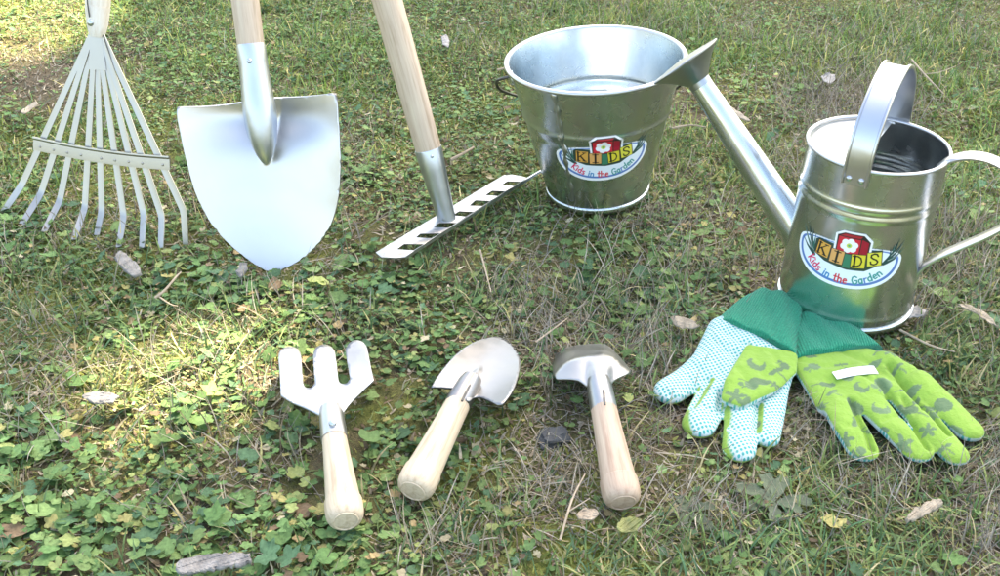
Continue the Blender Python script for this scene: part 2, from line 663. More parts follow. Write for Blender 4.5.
SERIF = {
 'K': [([(.12, 1), (.12, 0)], .17), ([(.0, .97), (.3, .97)], .09), ([(.0, .03), (.3, .03)], .09), ([(.75, .95), (.2, .42)], .09), ([(.35, .55), (.78, .04)], .17), ([(.55, .97), (.9, .97)], .08), ([(.58, .03), (.95, .03)], .08)],
 'I': [([(.5, 1), (.5, 0)], .2), ([(.22, .96), (.78, .96)], .1), ([(.22, .04), (.78, .04)], .1)],
 'D': [([(.2, 1), (.2, 0)], .18), ([(.05, .96), (.45, .96), (.7, .82), (.8, .5), (.7, .18), (.45, .04), (.05, .04)], .13)],
 'S': [([(.8, .75), (.72, .93), (.5, 1), (.25, .9), (.22, .7), (.4, .55), (.65, .43), (.78, .25), (.68, .06), (.45, 0), (.22, .08), (.18, .28)], .14)],
}

def segdist(X, Y, pts):
    d = np.full(X.shape, 9.0)
    for (x0, y0), (x1, y1) in zip(pts, pts[1:]):
        dx, dy = x1 - x0, y1 - y0
        t = np.clip(((X - x0) * dx + (Y - y0) * dy) / (dx * dx + dy * dy + 1e-12), 0, 1)
        d = np.minimum(d, np.hypot(X - x0 - t * dx, Y - y0 - t * dy))
    return d

def sticker_art(nx=380, ny=230):
    """returns X,Y (half-width units), colours and a keep mask"""
    x = np.linspace(-1.04, 1.04, nx)
    y = np.linspace(-.66, .60, ny)
    X, Y = np.meshgrid(x, y)
    px = x[1] - x[0]
    C = np.zeros(X.shape + (3,))
    A = np.zeros(X.shape)
    def paint(d, col, w=0.0):          # d: signed distance, inside < 0
        a = np.clip(0.5 - d / px, 0, 1)[..., None]
        C[:] = C * (1 - a) + np.array(col) * a
        np.maximum(A, a[..., 0], out=A)
    def polyd(pts):
        d = segdist(X, Y, list(pts) + [pts[0]])
        return np.where(inpoly(X, Y, pts), -d, d)
    # boat-shaped oval
    b = np.where(Y > 0, .29, .59)
    pw = np.where(Y > 0, 3.0, 2.25)
    e = (np.abs(X) ** pw + np.abs(Y / b) ** pw) ** (1 / pw)
    de = (e - 1) * np.clip(.95 - .9 * np.abs(Y), .45, .95)
    white, blue = (.86, .88, .88), (.10, .20, .48)
    paint(de, white)
    paint(de + .055, blue)
    paint(de + .105, (.80, .86, .90))
    # grass tufts
    for base, tips in (((-.58, -.12), [(-.95, .34), (-.84, .42), (-.72, .36), (-.62, .28), (-.70, .10), (-.9, .1)]),
                       ((.66, -.02), [(.80, .36), (.88, .48), (.98, .42), (1.0, .28), (.92, .18), (.74, .30)])):
        for i, t in enumerate(tips):
            mid = ((base[0] * .5 + t[0] * .5) + (.05 if t[0] > base[0] else -.02), base[1] * .4 + t[1] * .6 - .03)
            dd = segdist(X, Y, [base, mid, t])
            k = np.clip((Y - base[1]) / (t[1] - base[1] + 1e-6), 0, 1)
            if i % 2 == 0: paint(dd - .040 * (1.1 - k), (.75, .80, .75))
            paint(dd - .028 * (1.15 - k), (.02, .07, .06) if i % 3 else (.03, .13, .10))
    # dark backing under the blocks
    paint(polyd([(-.60, .20), (-.52, .25), (.1, .22), (.60, .26), (.64, -.02), (.36, -.19), (.05, -.21), (-.36, -.16), (-.60, -.06)]), (.03, .06, .04))
    paint(polyd([(-.03, .16), (.11, .16), (.11, -.17), (-.03, -.17)]), (.04, .20, .11))
    # red cube with the flower
    paint(polyd([(-.24, .12), (-.25, .46), (-.12, .55), (.26, .55), (.41, .42), (.41, .12)]), (.88, .86, .85))
    paint(polyd([(-.20, .10), (-.21, .44), (-.09, .51), (.24, .51), (.37, .39), (.37, .10)]), (.03, .02, .02))
    paint(polyd([(-.18, .12), (-.18, .42), (.20, .42), (.20, .12)]), (.62, .02, .04))
    paint(polyd([(-.16, .44), (-.08, .49), (.22, .49), (.19, .44)]), (.40, .02, .03))
    paint(polyd([(.22, .12), (.22, .43), (.34, .38), (.35, .12)]), (.36, .01, .03))
    for k in range(6):
        a = k * math.pi / 3 + .3
        paint(np.hypot(X - .02 - .095 * math.cos(a), Y - .27 - .082 * math.sin(a)) - .062, (.90, .88, .88))
    paint(np.hypot(X - .02, Y - .27) - .075, (.90, .88, .88))
    paint(np.hypot(X - .02, Y - .27) - .048, (.62, .66, .10))
    paint(np.hypot(X - .02, Y - .27) - .024, (.10, .42, .16))
    # lettered blocks
    for ch, cx, cy, w, rot, col in (('K', -.42, .055, .245, -.10, (.70, .36, .07)), ('I', -.15, .0, .235, -.04, (.72, .37, .12)),
                                    ('D', .225, -.005, .235, .07, (.72, .60, .05)), ('S', .49, .07, .24, .14, (.72, .66, .08))):
        c, s = math.cos(rot), math.sin(rot)
        lx, ly = (X - cx) * c + (Y - cy) * s, -(X - cx) * s + (Y - cy) * c
        box = np.maximum(np.abs(lx) - w / 2, np.abs(ly) - w * .56)
        paint(box - .012, (.03, .02, .02))
        paint(box, col)
        gx, gy = lx / (w * .86) + .5, ly / (w * .92) + .5
        for pts, th in SERIF[ch]:
            dd = np.full(X.shape, 9.0)
            for a0, b0 in zip(pts, pts[1:]):
                dx, dy = b0[0] - a0[0], b0[1] - a0[1]
                t = np.clip(((gx - a0[0]) * dx + (gy - a0[1]) * dy) / (dx * dx + dy * dy + 1e-9), 0, 1)
                dd = np.minimum(dd, np.hypot(gx - a0[0] - t * dx, gy - a0[1] - t * dy))
            paint((dd - th / 2) * w * .86, (.015, .012, .012))
    # curved line of writing
    txt = "Kids in the Garden"
    cols = {0: (.70, .03, .12), 5: (.05, .25, .50), 8: (.65, .04, .06), 12: (.04, .30, .27)}
    hgt = .150
    adv = [(GLY[c][0] + .10) * hgt for c in txt]
    tot = sum(adv)
    tarr = np.linspace(-1, 1, 801)
    bx, by = .79 * np.sin(tarr * 1.25), -.495 * np.cos(tarr * 1.25) * 1.0
    sl = np.concatenate([[0], np.cumsum(np.hypot(np.diff(bx), np.diff(by)))])
    sc = (sl[-1] * .90) / tot
    pos = sl[-1] * .05
    col = None
    for i, ch in enumerate(txt):
        if i in cols: col = cols[i]
        if ch == 'r' : col = (.10, .22, .50)
        if ch == 'd' and i > 12: col = (.04, .30, .27)
        mid = pos + adv[i] * sc / 2
        x0, y0 = np.interp(mid, sl, bx), np.interp(mid, sl, by)
        x1, y1 = np.interp(mid + .01, sl, bx), np.interp(mid + .01, sl, by)
        a = math.atan2(y1 - y0, x1 - x0)
        c, s = math.cos(a), math.sin(a)
        g = GLY[ch]
        for st in g[1]:
            pts = []
            for (qx, qy) in st:
                lx, ly = (qx - g[0] / 2) * hgt * sc, qy * hgt * 1.05
                pts.append((x0 + lx * c - ly * s, y0 + lx * s + ly * c))
            paint(segdist(X, Y, pts) - .0135, col)
        pos += adv[i] * sc
    return X, Y, C, A

ART = sticker_art()

def sticker(name, parent, surf, halfw, rot=0.0):
    """surf(s,t) -> world point for arc length s and height t from the sticker's middle"""
    X, Y, C, A = ART
    ny, nx = X.shape
    c, s = math.cos(rot), math.sin(rot)
    xs, ys = (X * c - Y * s) * halfw, (X * s + Y * c) * halfw
    co = np.array([surf(a, b) for a, b in zip(xs.ravel(), ys.ravel())])
    i = np.arange(nx * ny).reshape(ny, nx)
    q = np.stack([i[:-1, :-1], i[:-1, 1:], i[1:, 1:], i[1:, :-1]], -1).reshape(-1, 4)
    am = A.ravel()[q].min(1)
    q = q[am > 0.35]
    used = np.unique(q)
    mp = -np.ones(nx * ny, int)
    mp[used] = np.arange(len(used))
    me = raw_mesh(name, co[used], mp[q], 4, C.reshape(-1, 3)[used])
    return link_mesh(name, me, M['sticker'], parent, sharp=0)

# ================================================================== BUCKET
def build_bucket():
    base = P(597.5, 190, 0.007)
    root = thing("bucket", base, "round galvanised steel bucket with the picture sticker, standing behind the bow rake", "bucket")
    tilt = Matrix.Rotation(R(-4.0), 3, 'Y') @ Matrix.Rotation(R(1.0), 3, 'X')
    hgt = 0.147
    def rad(z):
        r = 0.0520 + (0.0862 - 0.0520) * z / hgt
        for zc, a, w in ((0.094, .0015, .0026), (0.085, -.0007, .003), (0.030, .0005, .003)):
            r += a * math.exp(-((z - zc) / w) ** 2)
        return r
    bm = newbm()
    zs = list(np.linspace(0.007, hgt, 70))
    prof = [(rad(z), z) for z in zs] + [(rad(z) - .0010, z) for z in zs[::-1]]
    prof += [(rad(.007) - .0014, .0085), (.047, .0072), (.030, .0078), (.0002, .0080)]
    lathe(bm, prof, base, tilt, 120)
    body = obj("body", bm, M['galv'], root, sharp=40)
    bm = newbm()
    R0, r0 = 0.0878, 0.0025
    lathe(bm, [(R0 + r0 * math.cos(a), hgt + r0 * math.sin(a)) for a in np.linspace(0, 2 * math.pi, 15)[:-1]], base, tilt, 120, True)
    obj("rolled_rim", bm, M['bright'], root, sharp=0)
    bm = newbm()
    R0, r0 = 0.0530, 0.0021
    lathe(bm, [(R0 + r0 * math.cos(a), .0045 + r0 * 1.6 * math.sin(a)) for a in np.linspace(0, 2 * math.pi, 13)[:-1]], base, tilt, 100, True)
    obj("foot_ring", bm, M['galv'], root, sharp=0)
    # vertical lock seam with a slightly wavy hammered surface
    bm = newbm()
    pts, sides = [], []
    az0 = R(-90 - 31)
    for z in np.linspace(0.016, hgt - .003, 60):
        az = az0 + .018 * math.sin(z * 260) * (.5 + .5 * math.sin(z * 91))
        rr = rad(z) + .0005 + .0004 * math.sin(z * 420)
        pts.append(base + tilt @ Vector((rr * math.cos(az), rr * math.sin(az), z)))
        sides.append(tilt @ Vector((-math.sin(az), math.cos(az), 0)))
    sweep(bm, pts, sides, [.0062 + .0016 * math.sin(i * .9) for i in range(60)], .0016, [(-1, -1), (-.5, .6), (0, 1), (.5, .6), (1, -1)])
    obj("seam", bm, M['bright'], root, sharp=0)
    # bail wire hanging on the far side and the ear it hooks into
    def at(az, r, z):
        return base + tilt @ Vector((r * math.cos(az), r * math.sin(az), z))
    bm = newbm()
    pts = [at(R(183), .0850, .136), at(R(182), .0915, .134), at(R(176), .099, .127), at(R(168), .099, .113)]
    for k in range(1, 9):
        a = R(168 - k * 18)
        pts.append(at(a, .099 - .004 * math.sin(k / 9 * math.pi), .113 - .055 * math.sin(k / 9 * math.pi)))
    pts += [at(R(4), .099, .127), at(R(-2), .0915, .134), at(R(-3), .0850, .136)]
    tube(bm, smoothpath(pts, 5), .0016, 8)
    obj("bail_handle", bm, M['wire'], root)
    for az in (R(183), R(-3)):
        bm = newbm()
        m = (tilt @ Vector((math.cos(az), math.sin(az), 0))).to_track_quat('Z', 'Y').to_matrix()
        lathe(bm, [(.0001, .003), (.005, .0026), (.0072, .001), (.0076, -.001)], at(az, rad(.134), .134), m, 16)
        obj("handle_ear", bm, M['galv'], root)
    # sticker
    az_c = R(-90 + 0.5)
    zc = 0.0725
    def surf(s, t):
        z = zc + t * .985
        rr = rad(zc)
        az = az_c + s / rr
        r = rad(z) + .0005
        return base + tilt @ Vector((r * math.cos(az), r * math.sin(az), z))
    sticker("label_sticker", root, surf, 0.0475, R(2.5))
    foot(base, base, 0.062, 0.004)
build_bucket()

# ================================================================== WATERING CAN
def build_can():
    C0 = Vector((0.304, 0.7375, 0.011))
    root = thing("watering_can", C0, "galvanised watering can with a strap handle across its open top, behind the gloves", "watering can")
    SPD = Vector((-.839, .545, 0))
    STR = Vector((.545, .839, 0))
    hgt = 0.148
    def rad(z):
        r = 0.0560 - (0.0560 - 0.0545) * z / hgt
        for zc, a, w in ((0.115, .0011, .0020), (0.107, .0011, .0020), (0.012, .0008, .002)):
            r += a * math.exp(-((z - zc) / w) ** 2)
        return r
    bm = newbm()
    zs = list(np.linspace(0.004, hgt, 80))
    prof = [(rad(z), z) for z in zs] + [(rad(z) - .0009, z) for z in zs[::-1]] + [(.05, .005), (.0002, .0055)]
    lathe(bm, prof, C0, None, 120)
    obj("body", bm, M['galv_can'], root, sharp=40)
    bm = newbm()
    lathe(bm, [(.0548 + .0016 * math.cos(a), hgt + .0016 * math.sin(a)) for a in np.linspace(0, 2 * math.pi, 13)[:-1]], C0, None, 110, True)
    obj("rolled_rim", bm, M['bright'], root, sharp=0)
    bm = newbm()
    lathe(bm, [(.0566 + .0014 * math.cos(a), .003 + .0026 * math.sin(a)) for a in np.linspace(0, 2 * math.pi, 13)[:-1]], C0, None, 100, True)
    obj("foot_ring", bm, M['galv_can'], root, sharp=0)
    # half cover on the spout side
    bm = newbm()
    rows = []
    n, mth = 28, 12
    for i in range(n + 1):
        a = math.pi * i / n
        rim = STR * math.cos(a) * .0536 + SPD * math.sin(a) * .0536
        st = STR * math.cos(a) * .0536 + SPD * .003
        rows.append([bm.verts.new(C0 + st.lerp(rim, j / mth) + Vector((0, 0, hgt - .0025 + .0018 * math.sin(math.pi * j / mth)))) for j in range(mth + 1)])
    for a, b in zip(rows, rows[1:]):
        for j in range(mth):
            try: bm.faces.new((a[j], a[j + 1], b[j + 1], b[j]))
            except ValueError: pass
    bmesh.ops.remove_doubles(bm, verts=bm.verts, dist=.0002)
    o = obj("half_cover", bm, M['blade'], root, sharp=0)
    solid(o, .0008)
    # top strap handle with rolled edges
    pts = [C0 - STR * .0572 + Vector((0, 0, z)) for z in np.linspace(.136, .149, 5)]
    for k in range(1, 36):
        a = math.pi * k / 36
        e = 1.25
        pts.append(C0 - STR * (math.copysign(abs(math.cos(a)) ** e, math.cos(a)) * .0570) + Vector((0, 0, .149 + .064 * math.sin(a) ** .92)))
    pts += [C0 + STR * .0572 + Vector((0, 0, z)) for z in np.linspace(.149, .136, 5)]
    bm = newbm()
    prof = [(-1, -1), (1, -1), (1.0, 2.2), (.95, 3.4), (.84, 3.4), (.76, .8), (-.76, .8), (-.84, 3.4), (-.95, 3.4), (-1.0, 2.2)]
    sweep(bm, pts, SPD, .0205, .0014, [(x, -y) for x, y in prof][::-1])
    obj("strap_handle", bm, M['bright'], root, sharp=30)
    strap = root.children[-1]
    for sgn in (-1, 1):
        for off in (-.0048, .0048):
            bm = newbm()
            d = STR * sgn
            rivet(bm, C0 + d * .0578 + SPD * off + Vector((0, 0, .1405)), d, .0026)
            obj("rivet", bm, M['bright'], strap)
    # spout tube, collar and rose
    a0 = C0 + SPD * .040 + Vector((0, 0, .040))
    d = ray(698, 80)
    n = SPD.cross(Vector((0, 0, 1)))
    tip = CAM + d * ((C0 - CAM).dot(n) / d.dot(n))
    dirv = (tip - a0).normalized()
    bm = newbm()
    tube(bm, [a0.lerp(tip, t) for t in np.linspace(0, 1, 12)], [.0165 - .0070 * t for t in np.linspace(0, 1, 12)], 32)
    obj("spout", bm, M['galv_can'], root)
    ax = (dirv + Vector((-.10, .02, .10))).normalized()
    m3 = ax.to_track_quat('Z', 'Y').to_matrix()
    bm = newbm()
    tip2 = tip - dirv * .004
    lathe(bm, [(.0098, -.002), (.0100, .003), (.0145, .0085), (.0215, .0155), (.0285, .0208), (.0318, .0226), (.0323, .0238), (.0314, .0246), (.0296, .0240), (.02, .0256), (.008, .0266), (.0002, .0268)], tip2, m3, 56)
    obj("rose", bm, M['rose'], root, sharp=30)
    # back handle strap
    HD = -SPD
    nn = HD.cross(Vector((0, 0, 1)))
    def hp(u, v):
        d = ray(u, v)
        return CAM + d * ((C0 - CAM).dot(nn) / d.dot(nn))
    px = [(938, 168), (950, 160), (970, 156), (992, 160), (1012, 173), (1024, 194), (1016, 216), (994, 231), (965, 244), (938, 256), (922, 267), (913, 282), (908, 298)]
    pts = smoothpath([hp(*p) for p in px], 6)
    bm = newbm()
    sweep(bm, pts, nn, .0165, .0022, [(-1, -.2), (-.8, -1), (.8, -1), (1, -.2), (1, .8), (.8, 1.6), (.4, 2.2), (-.4, 2.2), (-.8, 1.6), (-1, .8)])
    obj("back_handle", bm, M['bright'], root, sharp=30)
    # sticker on the front
    d = ray(845, 259)
    best = None
    for t in np.linspace(.6, .9, 3000):
        q = CAM + d * t
        if math.hypot(q.x - C0.x, q.y - C0.y) < .0562:
            best = q
            break
    az_c = math.atan2(best.y - C0.y, best.x - C0.x)
    zc = best.z - C0.z
    def surf(s, t):
        z = zc + t
        r = rad(z) + .0005
        az = az_c + s / .0562
        return C0 + Vector((r * math.cos(az), r * math.sin(az), z))
    sticker("label_sticker", root, surf, 0.0455)
    foot(C0, C0, 0.060, 0.004)
build_can()

# ================================================================== SHOVEL
def build_shovel():
    lean = R(21)
    tip = P(275, 273, 0.0)
    n = Vector((0, -math.cos(lean), math.sin(lean)))
    root = thing("shovel", tip, "upright child's shovel with broad bright steel blade, between the two long rakes", "shovel")
    out = roundpoly([(179, 105, 1), (208, 105), (240, 101), (262, 97), (290, 96), (318, 94), (340, 91, 1), (342.5, 130), (344, 165), (341, 200), (331, 229), (312, 253), (290, 268), (273, 274), (256, 268), (234, 251), (213, 228), (197, 195), (187, 155), (181, 125)], 4)
    c_top = PPL(262, 100, tip, n)
    def to3d(u, v):
        p = PPL(u, v, tip, n)
        ax = 262 + (v - 100) * (272 - 262) / 174.0
        w = 82.0
        x = (u - ax) / w
        dish = .022 * x * x - .004 - .009 * math.exp(-((v - 118) / 22) ** 2) * (1 - x * x)
        dish += .010 * max(0, (v - 200) / 74) ** 2 * .6
        # raised socket tongue down the middle of the blade
        k = max(0.0, 1 - max(0, v - 96) / 70.0)
        half = 15 * (k ** .55) + .001
        fr = max(0.0, 1 - ((u - ax + 1) / half) ** 2) if k > 0 else 0
        dish += .0075 * fr ** .75 * k ** .45
        return p + n * (dish - .006)
    o = obj("blade", sheet(out, to3d, 1.7), M['blade'], root, sharp=0)
    mm = o.modifiers.new('smooth', 'SMOOTH'); mm.iterations = 8
    solid(o, .0016, -1)
    # socket and handle share one axis in the leaning plane
    q0, q1 = PPL(263, 128, tip, n), PPL(252, 44, tip, n)
    dv = (q1 - q0).normalized()
    up = n * .004
    bm = newbm()
    L = (q1 - q0).length
    tube(bm, [q0 + up * 1.2 + dv * L * t for t in (-.44, -.40, -.32, -.2, -.08, .06, .2, .32, .45, .6, .8, .97, 1.0)], [.0015, .0044, .0078, .0110, .0132, .0146, .0150, .0147, .0139, .0131, .0128, .0128, .0122], 32)
    sk = obj("socket", bm, M['socket'], root)
    bm = newbm()
    rivet(bm, q0 + up * 1.2 + dv * L * .80 + n * .0126, n, .0024)
    obj("rivet", bm, M['bright'], sk)
    bm = newbm()
    h0 = q1 + up * 1.2 - dv * .004
    N = 14
    hl = .56
    tube(bm, [h0 + dv * hl * t for t in np.linspace(0, 1, N)] , [.0119 + .0007 * min(1, t * 8) for t in np.linspace(0, 1, N)], 28)
    obj("handle", bm, M['wood'], root)
    foot(P(238, 256), P(312, 256), .016, .003)
    foot(P(262, 274), P(290, 274), .014, .003)
build_shovel()

# ================================================================== BOW RAKE
def build_rake():
    z0 = .021
    foot_p = P(446, 218, z0)
    root = thing("garden_rake", Vector((foot_p.x, foot_p.y, 0)), "long handled garden rake with a slotted steel head lying beside the bucket", "rake")
    slots = [((660, 177), (722, 179), (690, 200), (635, 193)), ((590, 220), (650, 223), (617, 245), (560, 240)), ((515, 263), (581, 267), (547, 290), (487, 288)),
             ((440, 313), (507, 316), (470, 338), (412, 332)), ((350, 365), (428, 366), (393, 389), (327, 385)), ((265, 415), (356, 414), (320, 438), (245, 432)), ((190, 462), (284, 464), (238, 491), (158, 486))]
    q = lambda p: (362 + p[0] / 4.535, 142 + p[1] / 4.535)
    def backx(y): return 503.1 - (y - 175.1) * 1.654
    def frontx(y): return 528.5 - (y - 178.4) * 1.563
    rows = [[(503.1, 175.1), (512, 174.4), (521, 176), (528.5, 178.0)]]
    for tl, tr, br, bl in slots:
        for a, b in ((q(tl), q(tr)), (q(bl), q(br))):
            rows.append([(backx(a[1]), a[1]), a, b, (frontx(b[1]), b[1])])
    rows.append([(375.5, 252.3), (381, 257), (395, 257.8), (405.5, 257.2)])
    bm = newbm()
    # bar rises a little towards the socket side: the back edge is lower at the near end
    def z(j): return z0 + (-.0014, .0006, .0004, -.0010)[j]
    V = [[bm.verts.new(P(u, v, z(j))) for j, (u, v) in enumerate(r)] for r in rows]
    for i in range(len(V) - 1):
        for j in range(3):
            if j == 1 and i % 2 == 1:      # the slots
                continue
            bm.faces.new((V[i][j], V[i][j + 1], V[i + 1][j + 1], V[i + 1][j]))
    o = obj("head", bm, M['tool'], root, sharp=30)
    solid(o, .0016, -1, .0003)
    # stiffening lip folded down along the front, running out to a thin tail
    bm = newbm()
    line = [(530, 175), (405, 256.5)]
    a, b = P(528.8, 178.6, z0 - .0026), P(405.8, 257.4, z0 - .0026)
    tail = P(548, 166.9, z0 - .003)
    sweep(bm, smoothpath([tail, a, a.lerp(b, .5), b], 5), Vector((0, 0, 1)), [.0016 + .0018 * min(1, i / 5) for i in range(16)], .0014)
    obj("front_lip", bm, M['socket'], root)
    # short teeth under the back bar
    bk, bk1 = P(508, 173, z0), P(380, 250, z0)
    for k in range(8):
        q = bk.lerp(bk1, (k + .35) / 7.8)
        dn = (bk1 - bk).normalized()
        bm = newbm()
        sweep(bm, [q + Vector((0, 0, -.001)), q + Vector((-.002, .003, -.012)), q + Vector((-.002, .004, -.024))], dn, [.009, .007, .002], .0016)
        obj("tooth", bm, M['socket'], root)
    # socket and wooden handle
    lean = R(10)
    n = Vector((0, -math.cos(lean), math.sin(lean)))
    q0, q1 = PPL(446, 216, foot_p, n), PPL(428, 148, foot_p, n)
    dv = (q1 - q0).normalized()
    L = (q1 - q0).length
    bm = newbm()
    tube(bm, [q0 + dv * L * t for t in (-.06, .0, .2, .4, .7, .985, 1.0)], [.0090, .0092, .0098, .0108, .0122, .0132, .0128], 28)
    sk = obj("socket", bm, M['socket'], root)
    bm = newbm()
    rivet(bm, q0 + dv * L * .93 + (n * .97 + Vector((.25, 0, 0))).normalized() * .0131, n, .0016)
    obj("rivet", bm, M['bright'], sk)
    q2 = PPL(387, 0, foot_p, n)
    dh = (q2 - q1).normalized()
    bm = newbm()
    N = 16
    tube(bm, [q1 - dh * .004 + dh * .6 * t for t in np.linspace(0, 1, N)], [.0124 + .0012 * min(1, t * 6) for t in np.linspace(0, 1, N)], 28)
    obj("handle", bm, M['wood'], root)
    foot(P(508, 174), P(385, 252), .02, .012)
build_rake()

# ================================================================== FAN RAKE
def build_fan():
    bends = [(22, 185), (41, 194), (60, 201), (85, 208.5), (102, 211), (124, 216), (144, 214), (162, 216), (184, 211)]
    tips = [(2, 214), (21, 226), (44, 232), (74, 239.5), (97, 235), (119, 247), (142, 248), (161, 248), (186, 244.5)]
    tp = [P(u, v, .004) for u, v in tips]
    # tine plane: through the bend line, leaning back
    b0 = PY(22, 185, tp[0].y + .012)
    b1 = PY(184, 211, tp[8].y + .012)
    apex = PY(97, 38, (b0.y + b1.y) / 2 + .055)
    n = (b1 - b0).cross(apex - b0).normalized()
    if n.y > 0: n = -n
    base = Vector((sum(p.x for p in tp) / 9, sum(p.y for p in tp) / 9, 0))
    root = thing("fan_rake", base, "upright fan rake with nine splayed pale steel tines, beside the shovel", "rake")
    along = (b1 - b0).normalized()
    down = ((b0 + b1) / 2 - apex).normalized()
    for i in range(9):
        s = (i - 4) / 4
        top = apex + along * s * .0058 + down * (-.004) + n * (.0009 * (i % 2))
        mid = PPL(*bends[i], b0, n)
        dn = (tp[i] - mid).normalized()
        d1 = (mid - top).normalized()
        pts = [top, top.lerp(mid, .25), top.lerp(mid, .5), top.lerp(mid, .75), mid - d1 * .006, mid - d1 * .002 + dn * .0006, mid + dn * .004, mid.lerp(tp[i], .55), tp[i]]
        sd = (along * 1.0).normalized()
        sd = (sd - d1 * sd.dot(d1)).normalized()
        bm = newbm()
        sweep(bm, pts, sd, [.0052, .0060, .0068, .0072, .0072, .0072, .0072, .0070, .0062], .0012, [(-1, -1), (0, -.4), (1, -1), (1, .4), (0, 1.4), (-1, .4)])
        obj("tine", bm, M['tine'], root)
    # cross bar clamped in front of the tines
    a, b = PPL(36, 143, b0, n) + n * .003, PPL(172, 163, b0, n) + n * .003
    c = PPL(104, 156, b0, n) + n * .003
    pts = smoothpath([a, a.lerp(c, .5) + (c - a.lerp(b, .5)) * .25, c, c.lerp(b, .5) + (c - a.lerp(b, .5)) * .25, b], 5)
    bm = newbm()
    sweep(bm, pts, down, .0135, .0016, [(-1, -1), (1, -1), (1, .6), (.4, 1.0), (-.55, 1.2), (-.8, 3.0), (-1, 3.0)])
    obj("cross_bar", bm, M['tine'], root, sharp=30)
    bar = root.children[-1]
    for k in range(9):
        bm = newbm()
        q = pts[int(1 + k * (len(pts) - 3) / 8)]
        rivet(bm, q + n * .0010 + down * .002, n, .0013)
        obj("rivet", bm, M['tine'], bar)
    # folded fan root, ferrule, handle and hanging hook
    up = -down
    bm = newbm()
    sweep(bm, [apex + down * .030, apex + down * .012, apex, apex + up * .012, apex + up * .022], along, [.0215, .0165, .0135, .0135, .0120], .0030)
    obj("fan_root", bm, M['tine'], root)
    dvh = (PPL(100, -60, apex, n) - PPL(97.5, 38, apex, n)).normalized()
    h0 = apex + dvh * .001
    bm = newbm()
    tube(bm, [h0 + dvh * t for t in (0, .004, .012, .024, .028)], [.0062, .0080, .0098, .0112, .0118], 28)
    obj("ferrule", bm, M['wood_white'], root)
    bm = newbm()
    tube(bm, [h0 + dvh * t for t in (.0275, .030, .04, .1, .2, .3, .4, .5, .55)], [.0108, .0116, .0117, .0117, .0117, .0117, .0117, .0117, .0113], 28)
    obj("handle", bm, M['wood_white'], root)
    nf = (n - dvh * n.dot(dvh)).normalized()
    bm = newbm()
    c0 = h0 + dvh * .018 + nf * .0112
    tube(bm, [c0, c0 + dvh * .012 + nf * .003, c0 + dvh * .021 + nf * .004], .0007, 8)
    ring = [c0 + dvh * (.0245 + .0036 * math.sin(a)) + nf * .004 + along * (.0036 * math.cos(a)) for a in np.linspace(-math.pi * .5, math.pi * 1.3, 18)]
    tube(bm, ring, .0009, 8)
    obj("hanging_hook", bm, M['wire'], root)
    bm = newbm()
    rivet(bm, h0 + dvh * .013 + nf * .0098, nf, .0036)
    obj("bolt", bm, M['socket'], root)
build_fan()

# ================================================================== HAND TOOLS
def lying_handle(parent, end, neck, r0, rmid, rend, mat):
    """turned handle from the rounded butt `end` to the ferrule `neck`"""
    ax = (neck - end)
    L = ax.length
    d = ax.normalized()
    prof = [(-.0026, .40), (-.0019, .70), (-.0016, .74), (-.0002, .87), (.0022, .955), (.0055, .995), (.009, 1.0), (.015, .985)]
    pts, rad = [], []
    pts.append(end + d * -.0024); rad.append(.0004)
    for t, k in prof:
        pts.append(end + d * t); rad.append(rend * k)
    for t in np.linspace(.2, 1, 10):
        pts.append(end + d * L * t)
        k = (1 - t) ** 1.5
        rad.append(rmid + (rend - rmid) * k * 1.0 + (r0 - rmid) * max(0, (t - .6) / .4))
    bm = newbm()
    tube(bm, pts, rad, 36)
    # turned ring on the butt
    o = obj("handle", bm, mat, parent, sharp=28)
    bm = newbm()
    m3 = (-d).to_track_quat('Z', 'Y').to_matrix()
    lathe(bm, [(rend * .62 + .0007 * math.cos(a), .0021 + .0006 * math.sin(a)) for a in np.linspace(0, 2 * math.pi, 9)[:-1]], end, m3, 36, True)
    obj("turned_ring", bm, mat, o)
    foot(end, neck, rend * 1.05, .008)
    return d

